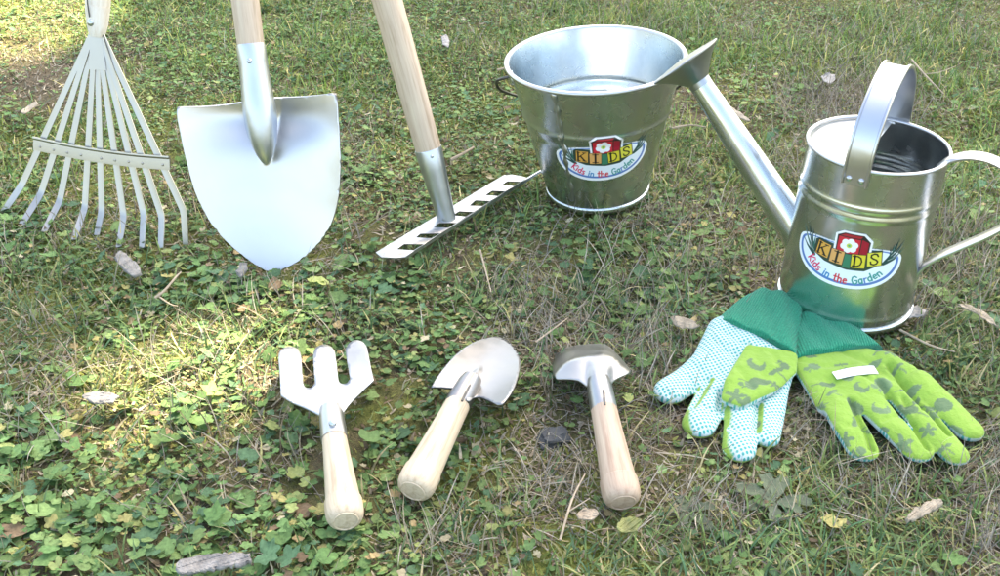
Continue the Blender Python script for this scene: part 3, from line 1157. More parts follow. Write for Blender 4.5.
def build_fork():
    e, k = P(345.5, 519, .0165), P(334, 436, .022)
    root = thing("hand_fork", Vector((e.x, e.y, 0)), "small hand fork with three broad steel prongs and pale wooden handle", "hand fork")
    lying_handle(root, e, k, .0088, .0090, .0128, M['wood_pale'])
    out = roundpoly([(278.6, 357), (280.2, 351), (284.5, 347.6), (290, 346.4), (295.6, 347.8), (299.8, 351.5), (301.4, 358), (303, 380, 1), (305, 387), (311, 387.5), (315, 383, 1), (313.2, 357), (314.4, 350), (318.5, 346), (324.2, 344.4), (330, 346), (334, 350), (335.6, 356), (338, 378, 1), (340, 383), (346, 383.5), (350, 379, 1), (345.8, 353), (346.8, 346.5), (350.5, 342), (356, 340), (362, 341.4), (366, 345.5), (367.8, 351), (370.2, 364), (373.5, 380, 1), (365, 388), (351, 402), (345, 411), (344, 424), (344.5, 432, 1), (322, 433, 1), (321, 425), (318, 415), (306, 408), (292, 402), (281, 395, 1), (280, 375)], 4)
    def to3d(u, v):
        ax = 333 - (432 - v) * .075
        x = (u - ax) / 45.0
        z = .0215 + .006 * max(0, (430 - v) / 85) - .008 * max(0, (385 - v) / 45) ** 1.5
        z += .0045 * abs(x) ** 1.5
        if v > 402: z += .0065 * max(0, 1 - ((u - ax) / 13) ** 2) * min(1, (v - 402) / 18)
        return P(u, v, z)
    o = obj("prongs", sheet(out, to3d, 3.0), M['forkm'], root, sharp=0)
    solid(o, .0018, -1)
    bm = newbm()
    d = (P(331, 412, .026) - k).normalized()
    tube(bm, [k - d * .003, k, k + d * .018, k + d * .026], [.0098, .0096, .0090, .0078], 26)
    sk = obj("ferrule", bm, M['forkm'], root)
    bm = newbm()
    rivet(bm, P(332.5, 423, .0335), (0, -.5, .87), .0028)
    obj("rivet", bm, M['socket'], sk)
    for a, b in (((290, 352), (292, 392)), ((324, 350), (330, 400)), ((356, 346), (362, 382)), ((292, 396), (365, 388))):
        foot(P(*a, .02), P(*b, .02), .0115, .010)
build_fork()

def build_trowel():
    e, k = P(414, 489, .0165), P(459, 402, .026)
    root = thing("hand_trowel", Vector((e.x, e.y, 0)), "small hand trowel with pointed rounded blade, tilted handle, between fork and hoe", "trowel")
    lying_handle(root, e, k, .0094, .0096, .0135, M['wood_pale'])
    out = roundpoly([(431.5, 387, 1), (438, 376), (448, 363), (460, 351), (474, 342), (487, 338), (498, 336.5), (508, 341), (516, 350), (520, 360), (518.5, 373), (514, 387), (508, 397), (502, 403.5), (497, 404.5, 1), (487, 399.5), (477, 396.5), (470, 402, 1), (454, 394, 1), (455, 389), (444, 387.5)], 4)
    def to3d(u, v):
        # coordinates along and across the blade
        du, dv = u - 463, v - 397
        al = (du * .50 - dv * .866)
        ac = (du * .866 + dv * .50)
        z = .0285 - .012 * max(0, al / 72) ** 1.4
        z += .010 * (ac / 40) ** 2
        kk = max(0.0, 1 - al / 36)
        half = 11 * kk ** .8 + .001
        z += .0050 * max(0, 1 - (ac / half) ** 2) * kk ** .3 - .0042 * math.exp(-(ac / 1.6) ** 2) * kk ** .5
        return P(u, v, z)
    o = obj("blade", sheet(out, to3d, 2.4), M['trowel'], root, sharp=0)
    solid(o, .0016, -1)
    d = (P(468, 386, .030) - k).normalized()
    bm = newbm()
    tube(bm, [k - d * .004, k, k + d * .018, k + d * .024], [.0098, .0098, .0088, .0074], 26)
    sk = obj("ferrule", bm, M['trowel'], root)
    # open slit of the folded socket
    bm = newbm()
    tube(bm, [P(462, 401, .0365), P(470, 385, .0362), P(476, 373, .0325)], [.0009, .0008, .0003], 8)
    obj("socket_slit", bm, M['wire'], sk)
    foot(P(500, 355, .02), P(480, 380, .02), .030, .010)
    foot(P(440, 384, .02), P(500, 395, .02), .012, .012)
build_trowel()

def build_scoop():
    e, k = P(622.5, 500, .0165), P(603, 405, .036)
    root = thing("hand_hoe", Vector((e.x, e.y, 0)), "small hand hoe with down-bent flared blade and tan wooden handle, nearest the gloves", "hand hoe")
    lying_handle(root, e, k, .0094, .0096, .0132, M['wood_tan'])
    fold = [(552, 375), (557, 371), (564, 363), (574, 359), (590, 355), (602, 353.5), (616, 357), (626, 366), (633, 372)]
    edge = [(552, 378), (552.3, 366), (556, 355), (565, 348), (580, 344), (600, 343), (608, 344.5), (618, 352), (633, 372)]
    fu, fv = zip(*fold)
    eu, ev = zip(*edge)
    out = roundpoly([(556, 380, 1), (552, 372), (552.5, 362), (556, 354), (565, 347.5), (580, 344), (599, 343), (608, 345), (619, 355), (633, 372, 1), (624, 376), (616, 380), (611, 388), (610.5, 396, 1), (592.5, 397, 1), (590, 392), (586, 387), (578, 381), (566, 379.5)], 4)
    def to3d(u, v):
        f = float(np.interp(u, fu, fv))
        t = float(np.interp(u, eu, ev))
        if v >= f:
            s = min(1, (v - f) / 45.0)
            z = .0455 - .006 * s
            c = max(0, 1 - ((u - 600) / 13.0) ** 2)
            z += .004 * c * min(1, s * 3)
            z -= .010 * (abs(u - 596) / 38.0) ** 2.0
        else:
            s = min(1, (f - v) / max(.5, f - t))
            z = .0455 - .010 * (abs(u - 596) / 38.0) ** 2.0
            z -= z * .92 * s ** 1.15
        return P(u, v, max(z, .003))
    o = obj("blade", sheet(out, to3d, 2.2), M['tool'], root, sharp=0)
    o.modifiers.new("smooth", 'SMOOTH').iterations = 3
    solid(o, .0016, -1)
    d = (P(599, 384, .042) - k).normalized()
    bm = newbm()
    tube(bm, [k - d * .004, k, k + d * .016, k + d * .022], [.0098, .0098, .0092, .0080], 26)
    sk = obj("ferrule", bm, M['tool'], root)
    bm = newbm()
    tube(bm, [P(605, 405, .0462), P(603.5, 390, .0512)], [.0008, .0008], 8)
    obj("socket_slit", bm, M['wire'], sk)
    foot(P(592, 350, 0), P(600, 385, .03), .034, .012)
build_scoop()

# ================================================================== GLOVES
def hull_into(bm, balls, flat=0.62):
    tmp = bmesh.new()
    for p, r in balls:
        n = 14
        for i in range(n + 1):
            th = math.pi * i / n
            for k in range(18):
                a = 2 * math.pi * k / 18
                tmp.verts.new(p + Vector((r * math.sin(th) * math.cos(a), r * math.sin(th) * math.sin(a), r * flat * math.cos(th))))
    r_ = bmesh.ops.convex_hull(tmp, input=tmp.verts)
    dead = [g for g in r_["geom_interior"] if isinstance(g, bmesh.types.BMVert)]
    bmesh.ops.delete(tmp, geom=dead, context='VERTS')
    lone = [v for v in tmp.verts if not v.link_faces]
    bmesh.ops.delete(tmp, geom=lone, context='VERTS')
    m = {}
    for v in tmp.verts:
        m[v] = bm.verts.new(v.co)
    for f in tmp.faces:
        bm.faces.new([m[v] for v in f.verts])
    tmp.free()

def remeshed(bm, vox, iters):
    me = bpy.data.meshes.new("tmp")
    bmesh.ops.recalc_face_normals(bm, faces=bm.faces)
    bm.to_mesh(me)
    bm.free()
    o = bpy.data.objects.new("tmp", me)
    COL.objects.link(o)
    m = o.modifiers.new("r", 'REMESH')
    m.mode = 'VOXEL'
    m.voxel_size = vox
    s = o.modifiers.new("s", 'SMOOTH')
    s.factor = .5
    s.iterations = iters
    dg = bpy.context.evaluated_depsgraph_get()
    res = bpy.data.meshes.new_from_object(o.evaluated_get(dg), depsgraph=dg)
    bpy.data.objects.remove(o)
    bpy.data.meshes.remove(me)
    return res

def motif_mask(x, y, c, kind, sz, rot):
    dx, dy = x - c.x, y - c.y
    cr, sr = math.cos(rot), math.sin(rot)
    sz = sz * 1.08
    a, b = (dx * cr + dy * sr) / sz, (-dx * sr + dy * cr) / sz
    if kind == 0:      # leaf on a stem
        return ((a / .95) ** 2 + (b / (.48 * (1 - .35 * a))) ** 2 < 1) | ((np.abs(b + .12 * a) < .09) & (a > -1.9) & (a < 0))
    if kind == 1:      # flower
        an, rr = np.arctan2(b, a), np.hypot(a, b)
        return rr < .62 + .32 * np.cos(5 * an)
    if kind == 2:      # round fruit with a stalk
        return (np.hypot(a, b) < .72) | ((np.abs(a) < .1) & (b > 0) & (b < 1.3)) | (np.hypot(a - .5, b - .95) < .34)
    if kind == 3:      # pair of small leaves
        l = lambda p, q, w, h: ((a - p) / w) ** 2 + ((b - q) / h) ** 2 < 1
        return l(-.55, .1, .5, .28) | l(.55, .15, .5, .26) | ((np.abs(a + b * .2) < .09) & (np.abs(b + .4) < .8))
    return (np.hypot(a, b) < .8) & (np.hypot(a - .35, b - .25) > .5)     # crescent

GREEN_L, GREEN_D = np.array((.235, .39, .060)), np.array((.14, .34, .032))
PRINT = np.array((.135, .21, .10))

def paint_glove(me, zone, green, motifs):
    n = len(me.vertices)
    co = np.empty(n * 3, np.float32)
    me.vertices.foreach_get("co", co)
    co = co.reshape(-1, 3)
    col = np.array(green, np.float32)
    for c, kind, sz, rot in motifs:
        mk = motif_mask(co[:, 0], co[:, 1], c, kind, sz, rot)
        col[mk] = PRINT * (0.9 + .2 * random.random())
    a = me.color_attributes.new("Col", 'FLOAT_COLOR', 'POINT')
    full = np.ones((n, 4), np.float32)
    full[:, :3] = col
    a.data.foreach_set("color", full.ravel())
    z = me.attributes.new("zone", 'FLOAT', 'POINT')
    z.data.foreach_set("value", zone.astype(np.float32))

def mesh_arrays(me):
    n = len(me.vertices)
    co = np.empty(n * 3, np.float32); me.vertices.foreach_get("co", co)
    nr = np.empty(n * 3, np.float32); me.vertex_normals.foreach_get("vector", nr)
    return co.reshape(-1, 3), nr.reshape(-1, 3)

def wrinkle(me, lines, amp, w):
    """press soft creases (pixel polylines) into the cloth"""
    co, nr = mesh_arrays(me)
    co = co.copy()
    for px, a, ww in lines:
        pts = [P(u, v, .02) for u, v in px]
        d = segdist(co[:, 0], co[:, 1], [(p.x, p.y) for p in pts])
        co[:, 2] -= np.where(nr[:, 2] > -.2, a * amp * np.exp(-(d / (ww * w)) ** 2), 0)
    co[:, 2] += (vnoise(co[:, 0], co[:, 1], 60, 5) - .5) * .0030 * (nr[:, 2] > 0)
    co[:, 2] = np.maximum(co[:, 2], .002)
    me.vertices.foreach_set("co", co.ravel())
    me.update()

def cuff(parent, px_hem, px_end, z, h):
    """flattened knitted tube: px_hem / px_end = left and right pixel ends of the hem and of the opening"""
    (hl, hr), (el, er) = px_hem, px_end
    bm = newbm()
    gl = bm.verts.layers.float_vector["gr"]
    rings = []
    seg, rows = 72, 26
    for i in range(rows + 1):
        t = i / rows
        a = P(*hl, z).lerp(P(*el, z), t)
        b = P(*hr, z).lerp(P(*er, z), t)
        c, half = (a + b) / 2, (b - a) / 2
        fl = 1 + .05 * math.sin(t * 9)
        k = 1.0
        if i > rows - 3: k = .95
        ring = []
        for q in range(seg):
            an = 2 * math.pi * q / seg
            sx, sz_ = math.cos(an), math.sin(an)
            se = math.copysign(abs(sx) ** .75, sx)
            hz = h * (1 - .35 * t)
            v = bm.verts.new(c + half * se * k + Vector((0, 0, math.copysign(abs(sz_) ** .8, sz_) * hz * fl + .0012 * math.sin(se * 9 + t * 7) * (sz_ > 0))))
            v[gl] = (se * half.length + (0 if sz_ > 0 else .2), t, 0)
            ring.append(v)
        rings.append(ring)
    # turned-in opening
    inner = [bm.verts.new(v.co.lerp(sum((w.co for w in rings[-1]), Vector()) / seg, .12)) for v in rings[-1]]
    deep = [bm.verts.new(v.co.lerp(w.co, .4)) for v, w in zip(inner, rings[-6])]
    rings += [inner, deep]
    for a, b in zip(rings, rings[1:]):
        for q in range(seg):
            bm.faces.new((a[q], a[(q + 1) % seg], b[(q + 1) % seg], b[q]))
    bm.faces.new(rings[0])
    bm.faces.new(rings[-1])
    return obj("cuff", bm, M['knit'], parent, sharp=0)

def build_gloves():
    # ---- glove lying palm up
    root = thing("glove", Vector((*P(735, 390).xy, 0)), "dotted gardening glove lying palm up, left of its printed partner", "glove", "pair of gardening gloves")
    r = .0128
    z = .0105
    def B(u, v, rr, dz=0): return (P(u, v, z + dz), rr)
    bm = bmesh.new()
    hull_into(bm, [B(729, 332, .018, .004), B(776, 362, .016, .004), B(704, 368, .013, .002), B(716, 378, .0135, .001), B(742, 396, .0135), B(774, 388, .0115), B(756, 350, .018, .003)], .56)
    fing = [((706, 365), (684, 383), (670, 392), .0140), ((721, 380), (708, 407), (699, 425), .0140), ((743, 396), (741, 425), (739, 449), .0135), ((775, 386), (771, 412), (766, 437), .0112)]
    for a, b, c, rr in fing:
        hull_into(bm, [B(*a, rr), B(*b, rr * .95)], .53)
        hull_into(bm, [B(*b, rr * .95), B(*c, rr * .93)], .53)
    me = remeshed(bm, .0011, 5)
    wrinkle(me, [([(722, 390), (720, 403)], 1, 1), ([(710, 376), (694, 402)], .8, 1), ([(735, 352), (752, 372)], .5, 1.2), ([(745, 345), (760, 362)], .4, 1), ([(758, 400), (757, 425)], .8, 1), ([(700, 345), (720, 372)], .3, 2), ([(690, 372), (700, 384)], .35, .8), ([(702, 402), (716, 408)], .35, .8), ([(732, 424), (748, 428)], .3, .8), ([(768, 352), (756, 362)], .5, 1), ([(712, 340), (735, 358)], .35, 1.1), ([(722, 334), (745, 348)], .3, 1.1), ([(664, 386), (676, 394)], .25, .7)], .0045, .0030)
    co, nr = mesh_arrays(me)
    zone = np.clip((-nr[:, 0] - .42) / .15, 0, 1) + np.clip((-.1 - nr[:, 2]) / .1, 0, 1)   # the left sides of the fingers show the printed back
    uu, vv = proj(co[:, 0], co[:, 1], co[:, 2])
    zone = np.clip(zone, 0, 1) * np.clip((uu - (733 - (vv - 320) * .75)) / 4, 0, 1)
    mot = [(P(u, v, .012), k, .0045, rt) for u, v, k, rt in ((712, 392, 0, .5), (735, 425, 1, 0), (732, 408, 0, 1.4), (757, 425, 0, 1.2), (692, 397, 1, 0))]
    paint_glove(me, zone, np.tile(GREEN_L, (len(co), 1)), mot)
    link_mesh("glove_body", me, M['fabric'], root, sharp=0)
    # thumb folded over the palm with its printed side showing
    bm = bmesh.new()
    hull_into(bm, [B(751, 351, .006, .012), B(790, 357, .006, .009), B(789, 371, .006, .008), B(768, 389, .006, .010), B(738, 374, .006, .012)], .8)
    hull_into(bm, [B(738, 374, .006, .012), B(768, 389, .006, .010), B(739, 404, .0055, .009), B(728, 399, .0055, .009), B(732, 384, .006, .011)], .8)
    me = remeshed(bm, .0011, 5)
    wrinkle(me, [([(738, 376), (752, 392)], .5, 1), ([(756, 354), (764, 388)], .35, 1.3), ([(772, 358), (780, 374)], .4, 1)], .0035, .003)
    co, nr = mesh_arrays(me)
    zone = np.clip((nr[:, 2] - .12) / .15, 0, 1)
    mot = [(P(u, v, .03), k, s, rt) for u, v, k, s, rt in ((757, 360, 4, .0085, .4), (762, 376, 0, .0085, .1), (752, 380, 2, .0065, 2), (778, 366, 3, .007, .6), (737, 390, 1, .0085, 0), (786, 360, 2, .005, 1), (776, 378, 1, .005, 0), (748, 394, 0, .005, .9))]
    paint_glove(me, zone, np.tile(GREEN_L, (len(co), 1)), mot)
    link_mesh("thumb", me, M['fabric'], root, sharp=0)
    cuff(root, ((712, 324), (796, 361)), ((751, 293), (803, 303)), .0165, .0120)
    # ---- glove lying palm down
    root = thing("glove", Vector((*P(870, 400).xy, 0)), "green printed gardening glove lying palm down with white tag, beside its dotted partner", "glove", "pair of gardening gloves")
    bm = bmesh.new()
    hull_into(bm, [B(806, 366, .012, .002), B(868, 360, .0135, .003), B(831, 406, .012), B(862, 398, .0125, .002), B(895, 378, .0125, .003), B(814, 376, .012, .001)], .55)
    fing = [((836, 402), (850, 428), (862, 449), .0136), ((862, 396), (893, 426), (917, 450), .0132), ((890, 382), (924, 420), (954, 454), .0122), ((882, 362), (918, 382), (968, 430), .0130)]
    for q, (a, b, c, rr) in enumerate(fing):
        dz = .002 if q < 3 else .005
        hull_into(bm, [B(*a, rr, dz), B(*b, rr * .97, dz)], .50)
        hull_into(bm, [B(*b, rr * .97, dz), B(*c, rr * .90, -.001)], .50)
    me = remeshed(bm, .0011, 4)
    wrinkle(me, [([(852, 398), (868, 428), (874, 440)], 1.2, 1), ([(880, 380), (905, 410), (930, 440)], 1.2, 1), ([(890, 366), (912, 390), (950, 428)], 1.3, 1), ([(845, 352), (870, 362), (892, 378)], .4, 1.4), ([(815, 375), (835, 380)], .3, 1.5), ([(905, 395), (908, 402)], .8, 1), ([(800, 358), (826, 366), (850, 364)], .3, 1.1), ([(846, 424), (862, 420)], .3, .8), ([(884, 418), (900, 412)], .35, .8), ([(916, 410), (930, 402)], .3, .8), ([(905, 376), (922, 366)], .35, .9), ([(925, 396), (940, 386)], .3, .8), ([(826, 372), (842, 396)], .25, 1.4), ([(860, 372), (878, 384)], .35, 1.1)], .0050, .0028)
    co, nr = mesh_arrays(me)
    zone = np.clip((nr[:, 2] - .22) / .12, 0, 1)
    tt = np.clip((co[:, 0] - P(880, 370).x) * 14 + (co[:, 1] - P(880, 370).y) * 14 + .2, 0, 1)[:, None]
    green = GREEN_L * (1 - tt) + GREEN_D * tt
    mm = [(815, 363, 2, .0062, 2.4), (812, 353, 0, .005, 0), (829, 379, 0, .0065, .2), (834, 388, 3, .006, .7), (848, 374, 2, .0065, .3), (876, 361, 0, .006, .5), (862, 385, 4, .0068, .2), (884, 380, 2, .0085, 2.6),
          (856, 399, 0, .008, 2.1), (882, 405, 4, .008, .8), (857, 417, 3, .0065, 1.2), (847, 432, 1, .0065, 0), (880, 423, 0, .0075, -.2), (867, 452, 2, .0095, .4), (905, 436, 1, .0085, .3), (923, 452, 4, .0065, 1),
          (890, 352, 1, .0075, 0), (880, 347, 0, .006, 1), (898, 367, 3, .006, .5), (914, 385, 0, .007, .3), (908, 402, 0, .0085, 2.4), (919, 396, 3, .0065, .9), (945, 400, 2, .0085, 2.2), (958, 420, 0, .007, 2.1), (930, 424, 1, .0062, 0), (948, 440, 3, .0055, .4), (936, 408, 1, .005, .6), (900, 350, 0, .005, .4), (842, 362, 3, .005, .1), (824, 398, 1, .0045, .1)]
    mot = [(P(u, v, .022), k, s, rt) for u, v, k, s, rt in mm]
    paint_glove(me, zone, green, mot)
    link_mesh("glove_body", me, M['fabric'], root, sharp=0)
    cuff(root, ((790, 364), (882, 352)), ((796, 308), (840, 309)), .0125, .0115)
    # sewn label
    bm = newbm()
    a, b = P(836, 369, .0268), P(878, 362, .0280)
    tp_ = []
    for t in np.linspace(0, 1, 9):
        q = a.lerp(b, t)
        near = np.hypot(co[:, 0] - q.x, co[:, 1] - q.y) < .0045
        tp_.append(Vector((q.x, q.y, float(co[near, 2].max()) + .0008)))
    sweep(bm, tp_, Vector((.15, 1, .1)), .0085, .0007)
    o = obj("label_tag", bm, M['tag'], root)
    for p, q, rr in (((730, 330), (775, 360), .05), ((705, 365), (670, 392), .016), ((720, 380), (699, 425), .016), ((742, 396), (739, 449), .016), ((775, 388), (766, 437), .014), ((725, 370), (765, 385), .03), ((775, 300), (755, 335), .03)):
        foot(P(*p), P(*q), rr, .008)
    for p, q, rr in (((815, 360), (868, 352), .03), ((836, 402), (862, 449), .015), ((862, 396), (917, 450), .014), ((890, 382), (954, 454), .014), ((874, 352), (968, 430), .015), ((830, 385), (880, 385), .03), ((817, 312), (834, 345), .032)):
        foot(P(*p), P(*q), rr, .008)
build_gloves()

# ================================================================== LITTER ON THE LAWN
def flat_piece(name, px, z, thick, mat, label, cat, curl=.002, jag=.6, seed=0):
    """a ragged flat scrap: broken outline, ridged and warped surface"""
    rd = random.Random(seed)
    base = [(p[0], p[1], 1) for p in px]
    out = []
    N = len(base)
    for i in range(N):
        a, b = base[i], base[(i + 1) % N]
        m = max(1, int(math.hypot(a[0] - b[0], a[1] - b[1]) / 2.6))
        for k in range(m):
            t = k / m
            out.append((a[0] + (b[0] - a[0]) * t + rd.gauss(0, jag * .7), a[1] + (b[1] - a[1]) * t + rd.gauss(0, jag * .6)))
    cu = sum(p[0] for p in out) / len(out)
    cv = sum(p[1] for p in out) / len(out)
    far = max(out, key=lambda p: math.hypot(p[0] - cu, (p[1] - cv) * 1.5))
    dx, dy = far[0] - cu, far[1] - cv
    L = math.hypot(dx, dy)
    dx, dy = dx / L, dy / L
    ph = rd.uniform(0, 6)
    fr = rd.uniform(.9, 1.3)
    def to3d(u, v):
        al = ((u - cu) * dx + (v - cv) * dy) / L
        ac = -(u - cu) * dy + (v - cv) * dx
        h = curl * al * al + .0003 * math.sin(ac * fr * .7 + ph + al * 1.5) + .0003 * math.sin(ac * 1.9 * fr + al * 5 + ph) + .0005 * math.sin(al * 6 + ph)
        return P(u, v, z + h)
    bm = sheet(out, to3d, 1.7)
    c = P(cu, cv, 0)
    o = obj(name, bm, mat, origin=Vector((c.x, c.y, 0)), sharp=25)
    solid(o, thick, 0)
    tag(o, label, cat)
    foot(P(cu - dx * L * .8, cv - dy * L * .8), P(cu + dx * L * .8, cv + dy * L * .8), .008, .010)
    return o

flat_piece("wood_chip", [(114, 256), (121, 252), (130, 258), (139, 267), (141, 274), (134, 277), (126, 272), (118, 264)], .016, .003, M['chip'], "pale grey wood chip lying just in front of the fan rake's tines", "wood chip", .001, .8, 1)
flat_piece("bark_piece", [(174, 569), (180, 562), (205, 556), (235, 554), (250, 555), (252, 561), (240, 566), (205, 571), (182, 575)], .013, .003, M['chip_grey'], "long grey piece of bark in the grass at the lower left", "bark piece", .002, 1.0, 2)
flat_piece("bark_piece", [(82, 396), (92, 392), (110, 393), (119, 397), (114, 403), (98, 404), (86, 401)], .013, .002, M['chip_grey'], "short grey bark scrap among clover leaves at left", "bark piece", .001, .8, 3)
flat_piece("wood_chip", [(906, 518), (914, 510), (930, 502), (942, 500), (943, 504), (932, 511), (918, 519), (908, 522)], .016, .003, M['chip_pale'], "splintered cream wood chip in the grass below the printed glove", "wood chip", .001, .7, 4)
flat_piece("dead_leaf", [(671, 318), (680, 317), (692, 320), (700, 326), (694, 329), (682, 328), (674, 325)], .017, .001, M['chip_pale'], "pale dry leaf beside the dotted glove's upper left edge", "dead leaf", .003, .8, 5)
flat_piece("dead_leaf", [(900, 309), (908, 305), (918, 306), (927, 312), (920, 317), (908, 318), (901, 315)], .014, .001, M['paleleaf'], "whitish dry leaf at the right foot of the watering can", "dead leaf", .002, 1.0, 6)
flat_piece("dead_leaf", [(958, 304), (970, 305), (984, 312), (993, 319), (997, 327), (988, 322), (974, 312), (962, 308)], .017, .001, M['chip_pale'], "narrow curled cream leaf near the right edge, past the watering can", "dead leaf", .004, .6, 7)
flat_piece("dead_leaf", [(441, 36), (446, 34), (450, 41), (448, 48), (443, 44)], .016, .001, M['paleleaf'], "small white dry leaf beyond the rake handle, near the top", "dead leaf", .002, .5, 8)
flat_piece("wood_chip", [(236, 272), (240, 264), (247, 264), (247, 270), (242, 278)], .014, .003, M['chip'], "small pale chip partly behind the shovel blade's left edge", "wood chip", .001, .4, 9)
flat_piece("dead_leaf", [(822, 76), (828, 72), (835, 75), (836, 80), (829, 83), (823, 81)], .016, .001, M['paleleaf'], "crumpled white leaf scrap left of the can's strap handle", "dead leaf", .003, .8, 12)
flat_piece("dead_leaf", [(722, 104), (730, 106), (742, 114), (750, 121), (742, 119), (730, 112)], .016, .001, M['chip_pale'], "slim beige leaf on the lawn right of the can's spout", "dead leaf", .002, .6, 13)
flat_piece("dead_leaf", [(20, 112), (28, 106), (36, 101), (38, 104), (31, 110), (24, 114)], .014, .001, M['chip_pale'], "small tan dry leaf on bare ground left of the fan rake", "dead leaf", .002, .5, 14)
flat_piece("dead_leaf", [(576, 515), (582, 509), (594, 509), (599, 514), (592, 520), (581, 521)], .016, .001, M['twig'], "brown dead leaf left of the hoe's handle end", "dead leaf", .002, .8, 15)

flat_piece("fallen_leaf", [(616, 527), (621, 519), (630, 517), (640, 519), (641, 525), (635, 531), (626, 533), (619, 532)], .017, .001, M['yleaf'], "yellow-green leaf lying just below the hand hoe's handle end", "leaf", .004, .8, 21)

def rosette(px, rad, n, col, label, seed):
    rd = random.Random(seed)
    c = P(px[0], px[1], .004)
    root = thing("weed_rosette", Vector((c.x, c.y, 0)), label, "weed")
    for k in range(n):
        a = 2 * math.pi * k / n + rd.uniform(-.25, .25)
        L = rad * rd.uniform(.65, 1.1)
        d = Vector((math.cos(a), math.sin(a), 0))
        sd = Vector((-d.y, d.x, 0))
        up = rd.uniform(.05, .3)
        bm = newbm()
        rows = []
        N = 9
        for i in range(N + 1):
            t = i / N
            w = L * .21 * (t ** .8) * (1.15 - t) ** .55 * 1.7 * (1 + .18 * math.sin(t * 19 + k)) + .0006
            p = c + d * (L * t) + Vector((0, 0, L * up * math.sin(t * 2.2) * .6)) + sd * (L * .08 * math.sin(t * 3 + k))
            rows.append([bm.verts.new(p + sd * (w * q) + Vector((0, 0, abs(q) * w * .35 + rd.uniform(-.0003, .0003)))) for q in (-1, -.5, 0, .5, 1)])
        for r0, r1 in zip(rows, rows[1:]):
            for q in range(4):
                bm.faces.new((r0[q], r0[q + 1], r1[q + 1], r1[q]))
        obj("leaf", bm, col, root, sharp=0)
rosette((776, 503), .027, 7, M['rleaf'], "flat weed rosette of dull grey-green leaves below the two gloves", 3)
rosette((690, 512), .019, 6, M['rleaf'], "small dull rosette of leaves in the grass, between hoe handle and gloves", 5)

def stone():
    c = P(554, 433, .0045)
    bm = newbm()
    bmesh.ops.create_icosphere(bm, subdivisions=4, radius=1)
    for v in bm.verts:
        n = 1 + .22 * math.sin(v.co.x * 3.1 + 1) * math.cos(v.co.y * 2.7) + .12 * math.sin(v.co.z * 5 + v.co.x * 4)
        n += .09 * math.sin(v.co.x * 9 + v.co.y * 7) * math.sin(v.co.y * 11 - v.co.z * 6) + rng.normal(0, .012)
        q = v.co * n
        a = R(24)
        x, y = q.x * .014, q.y * .009
        v.co = c + Vector((x * math.cos(a) - y * math.sin(a), x * math.sin(a) + y * math.cos(a), min(q.z, .62 + .1 * q.x) * .0075 - .004))
    o = obj("stone", bm, M['stone'], origin=Vector((c.x, c.y, 0)), sharp=30)
    tag(o, "dark grey stone half sunk in the grass beside the hand hoe", "stone")
stone()

def twig(px, r, label, z=.018, forks=()):
    pts = [P(u, v, z + dz) for u, v, dz in px]
    bm = newbm()
    sp = smoothpath(pts, 5)
    tube(bm, sp, [r * (1 - .55 * i / len(sp)) for i in range(len(sp))], 8)
    for f in forks:
        q = smoothpath([P(u, v, z + dz) for u, v, dz in f], 4)
        tube(bm, q, [r * .6 * (1 - .6 * i / len(q)) for i in range(len(q))], 6)
    o = obj("twig", bm, M['twig'], origin=Vector((pts[0].x, pts[0].y, 0)))
    tag(o, label, "twig")

twig([(155, 298, 0), (165, 290, .004), (176, 277, .004), (181, 272, .002)], .0014, "pale bent twig in front of the gap between fan rake and shovel", forks=[[(158, 296, 0), (170, 304, .003), (178, 306, .002)]])
twig([(536, 342, 0), (552, 330, .003), (568, 318, .002)], .0009, "thin straw-coloured stalk above the hand hoe's blade")
twig([(451, 160, 0), (462, 154, .004), (474, 147, .004)], .0022, "short brown stick on the lawn between rake socket and bucket")
twig([(497, 70, -.004), (510, 67, 0), (524, 65, .003)], .0018, "dark stick on the lawn behind the bucket's left side")
twig([(672, 128, 0), (690, 125, .003), (706, 127, .002)], .0015, "thin brown stick right of the bucket, under the can's spout")
twig([(912, 60, 0), (928, 78, .004), (944, 94, .002)], .0014, "grey twig lying on dry grass right of the strap handle", forks=[[(925, 74, 0), (940, 72, .003), (956, 66, .002)]])
twig([(560, 540, 0), (572, 500, .006), (585, 474, .004)], .0009, "slender dry stem between trowel and hoe handles near the bottom", forks=[[(568, 512, 0), (590, 498, .004)]])
twig([(900, 330, 0), (930, 345, .004), (955, 352, .003)], .0011, "dry stem on the lawn right of the printed glove's cuff")
twig([(480, 250, 0), (486, 272, .004), (491, 292, .002)], .0010, "pale straw stem on the clover between rake head and trowel")

# ================================================================== LAWN PLANTS
def visible_weight(x, y):
    u, v = np.empty_like(x), np.empty_like(x)
    dep = y * CP + H * SP
    u = 500 + F * x / dep
    v = 288 - F * (y * SP - H * CP) / dep
    inside = (u > -90) & (u < 1090) & (v > -70) & (v < 640)
    near = (u > -420) & (u < 1420) & (v > -110) & (v < 1000)
    return u, v, np.where(inside, 1.0, np.where(near, 0.7, 0.22))

def sample(n, dens):
    """points on the lawn thinned by dens(u,v,x,y)"""
    X, Y = [], []
    got = 0
    while got < n:
        x = rng.uniform(-1.5, 1.5, n * 2)
        y = rng.uniform(.22, 2.5, n * 2)
        u, v, w = visible_weight(x, y)
        keep = rng.random(len(x)) < np.clip(dens(u, v, x, y), 0, 1) * w
        X.append(x[keep]); Y.append(y[keep])
        got += keep.sum()
    x, y = np.concatenate(X)[:n], np.concatenate(Y)[:n]
    u, v, w = visible_weight(x, y)
    return x, y, u, v

def sm(a, b, x):
    t = np.clip((x - a) / (b - a), 0, 1)
    return t * t * (3 - 2 * t)

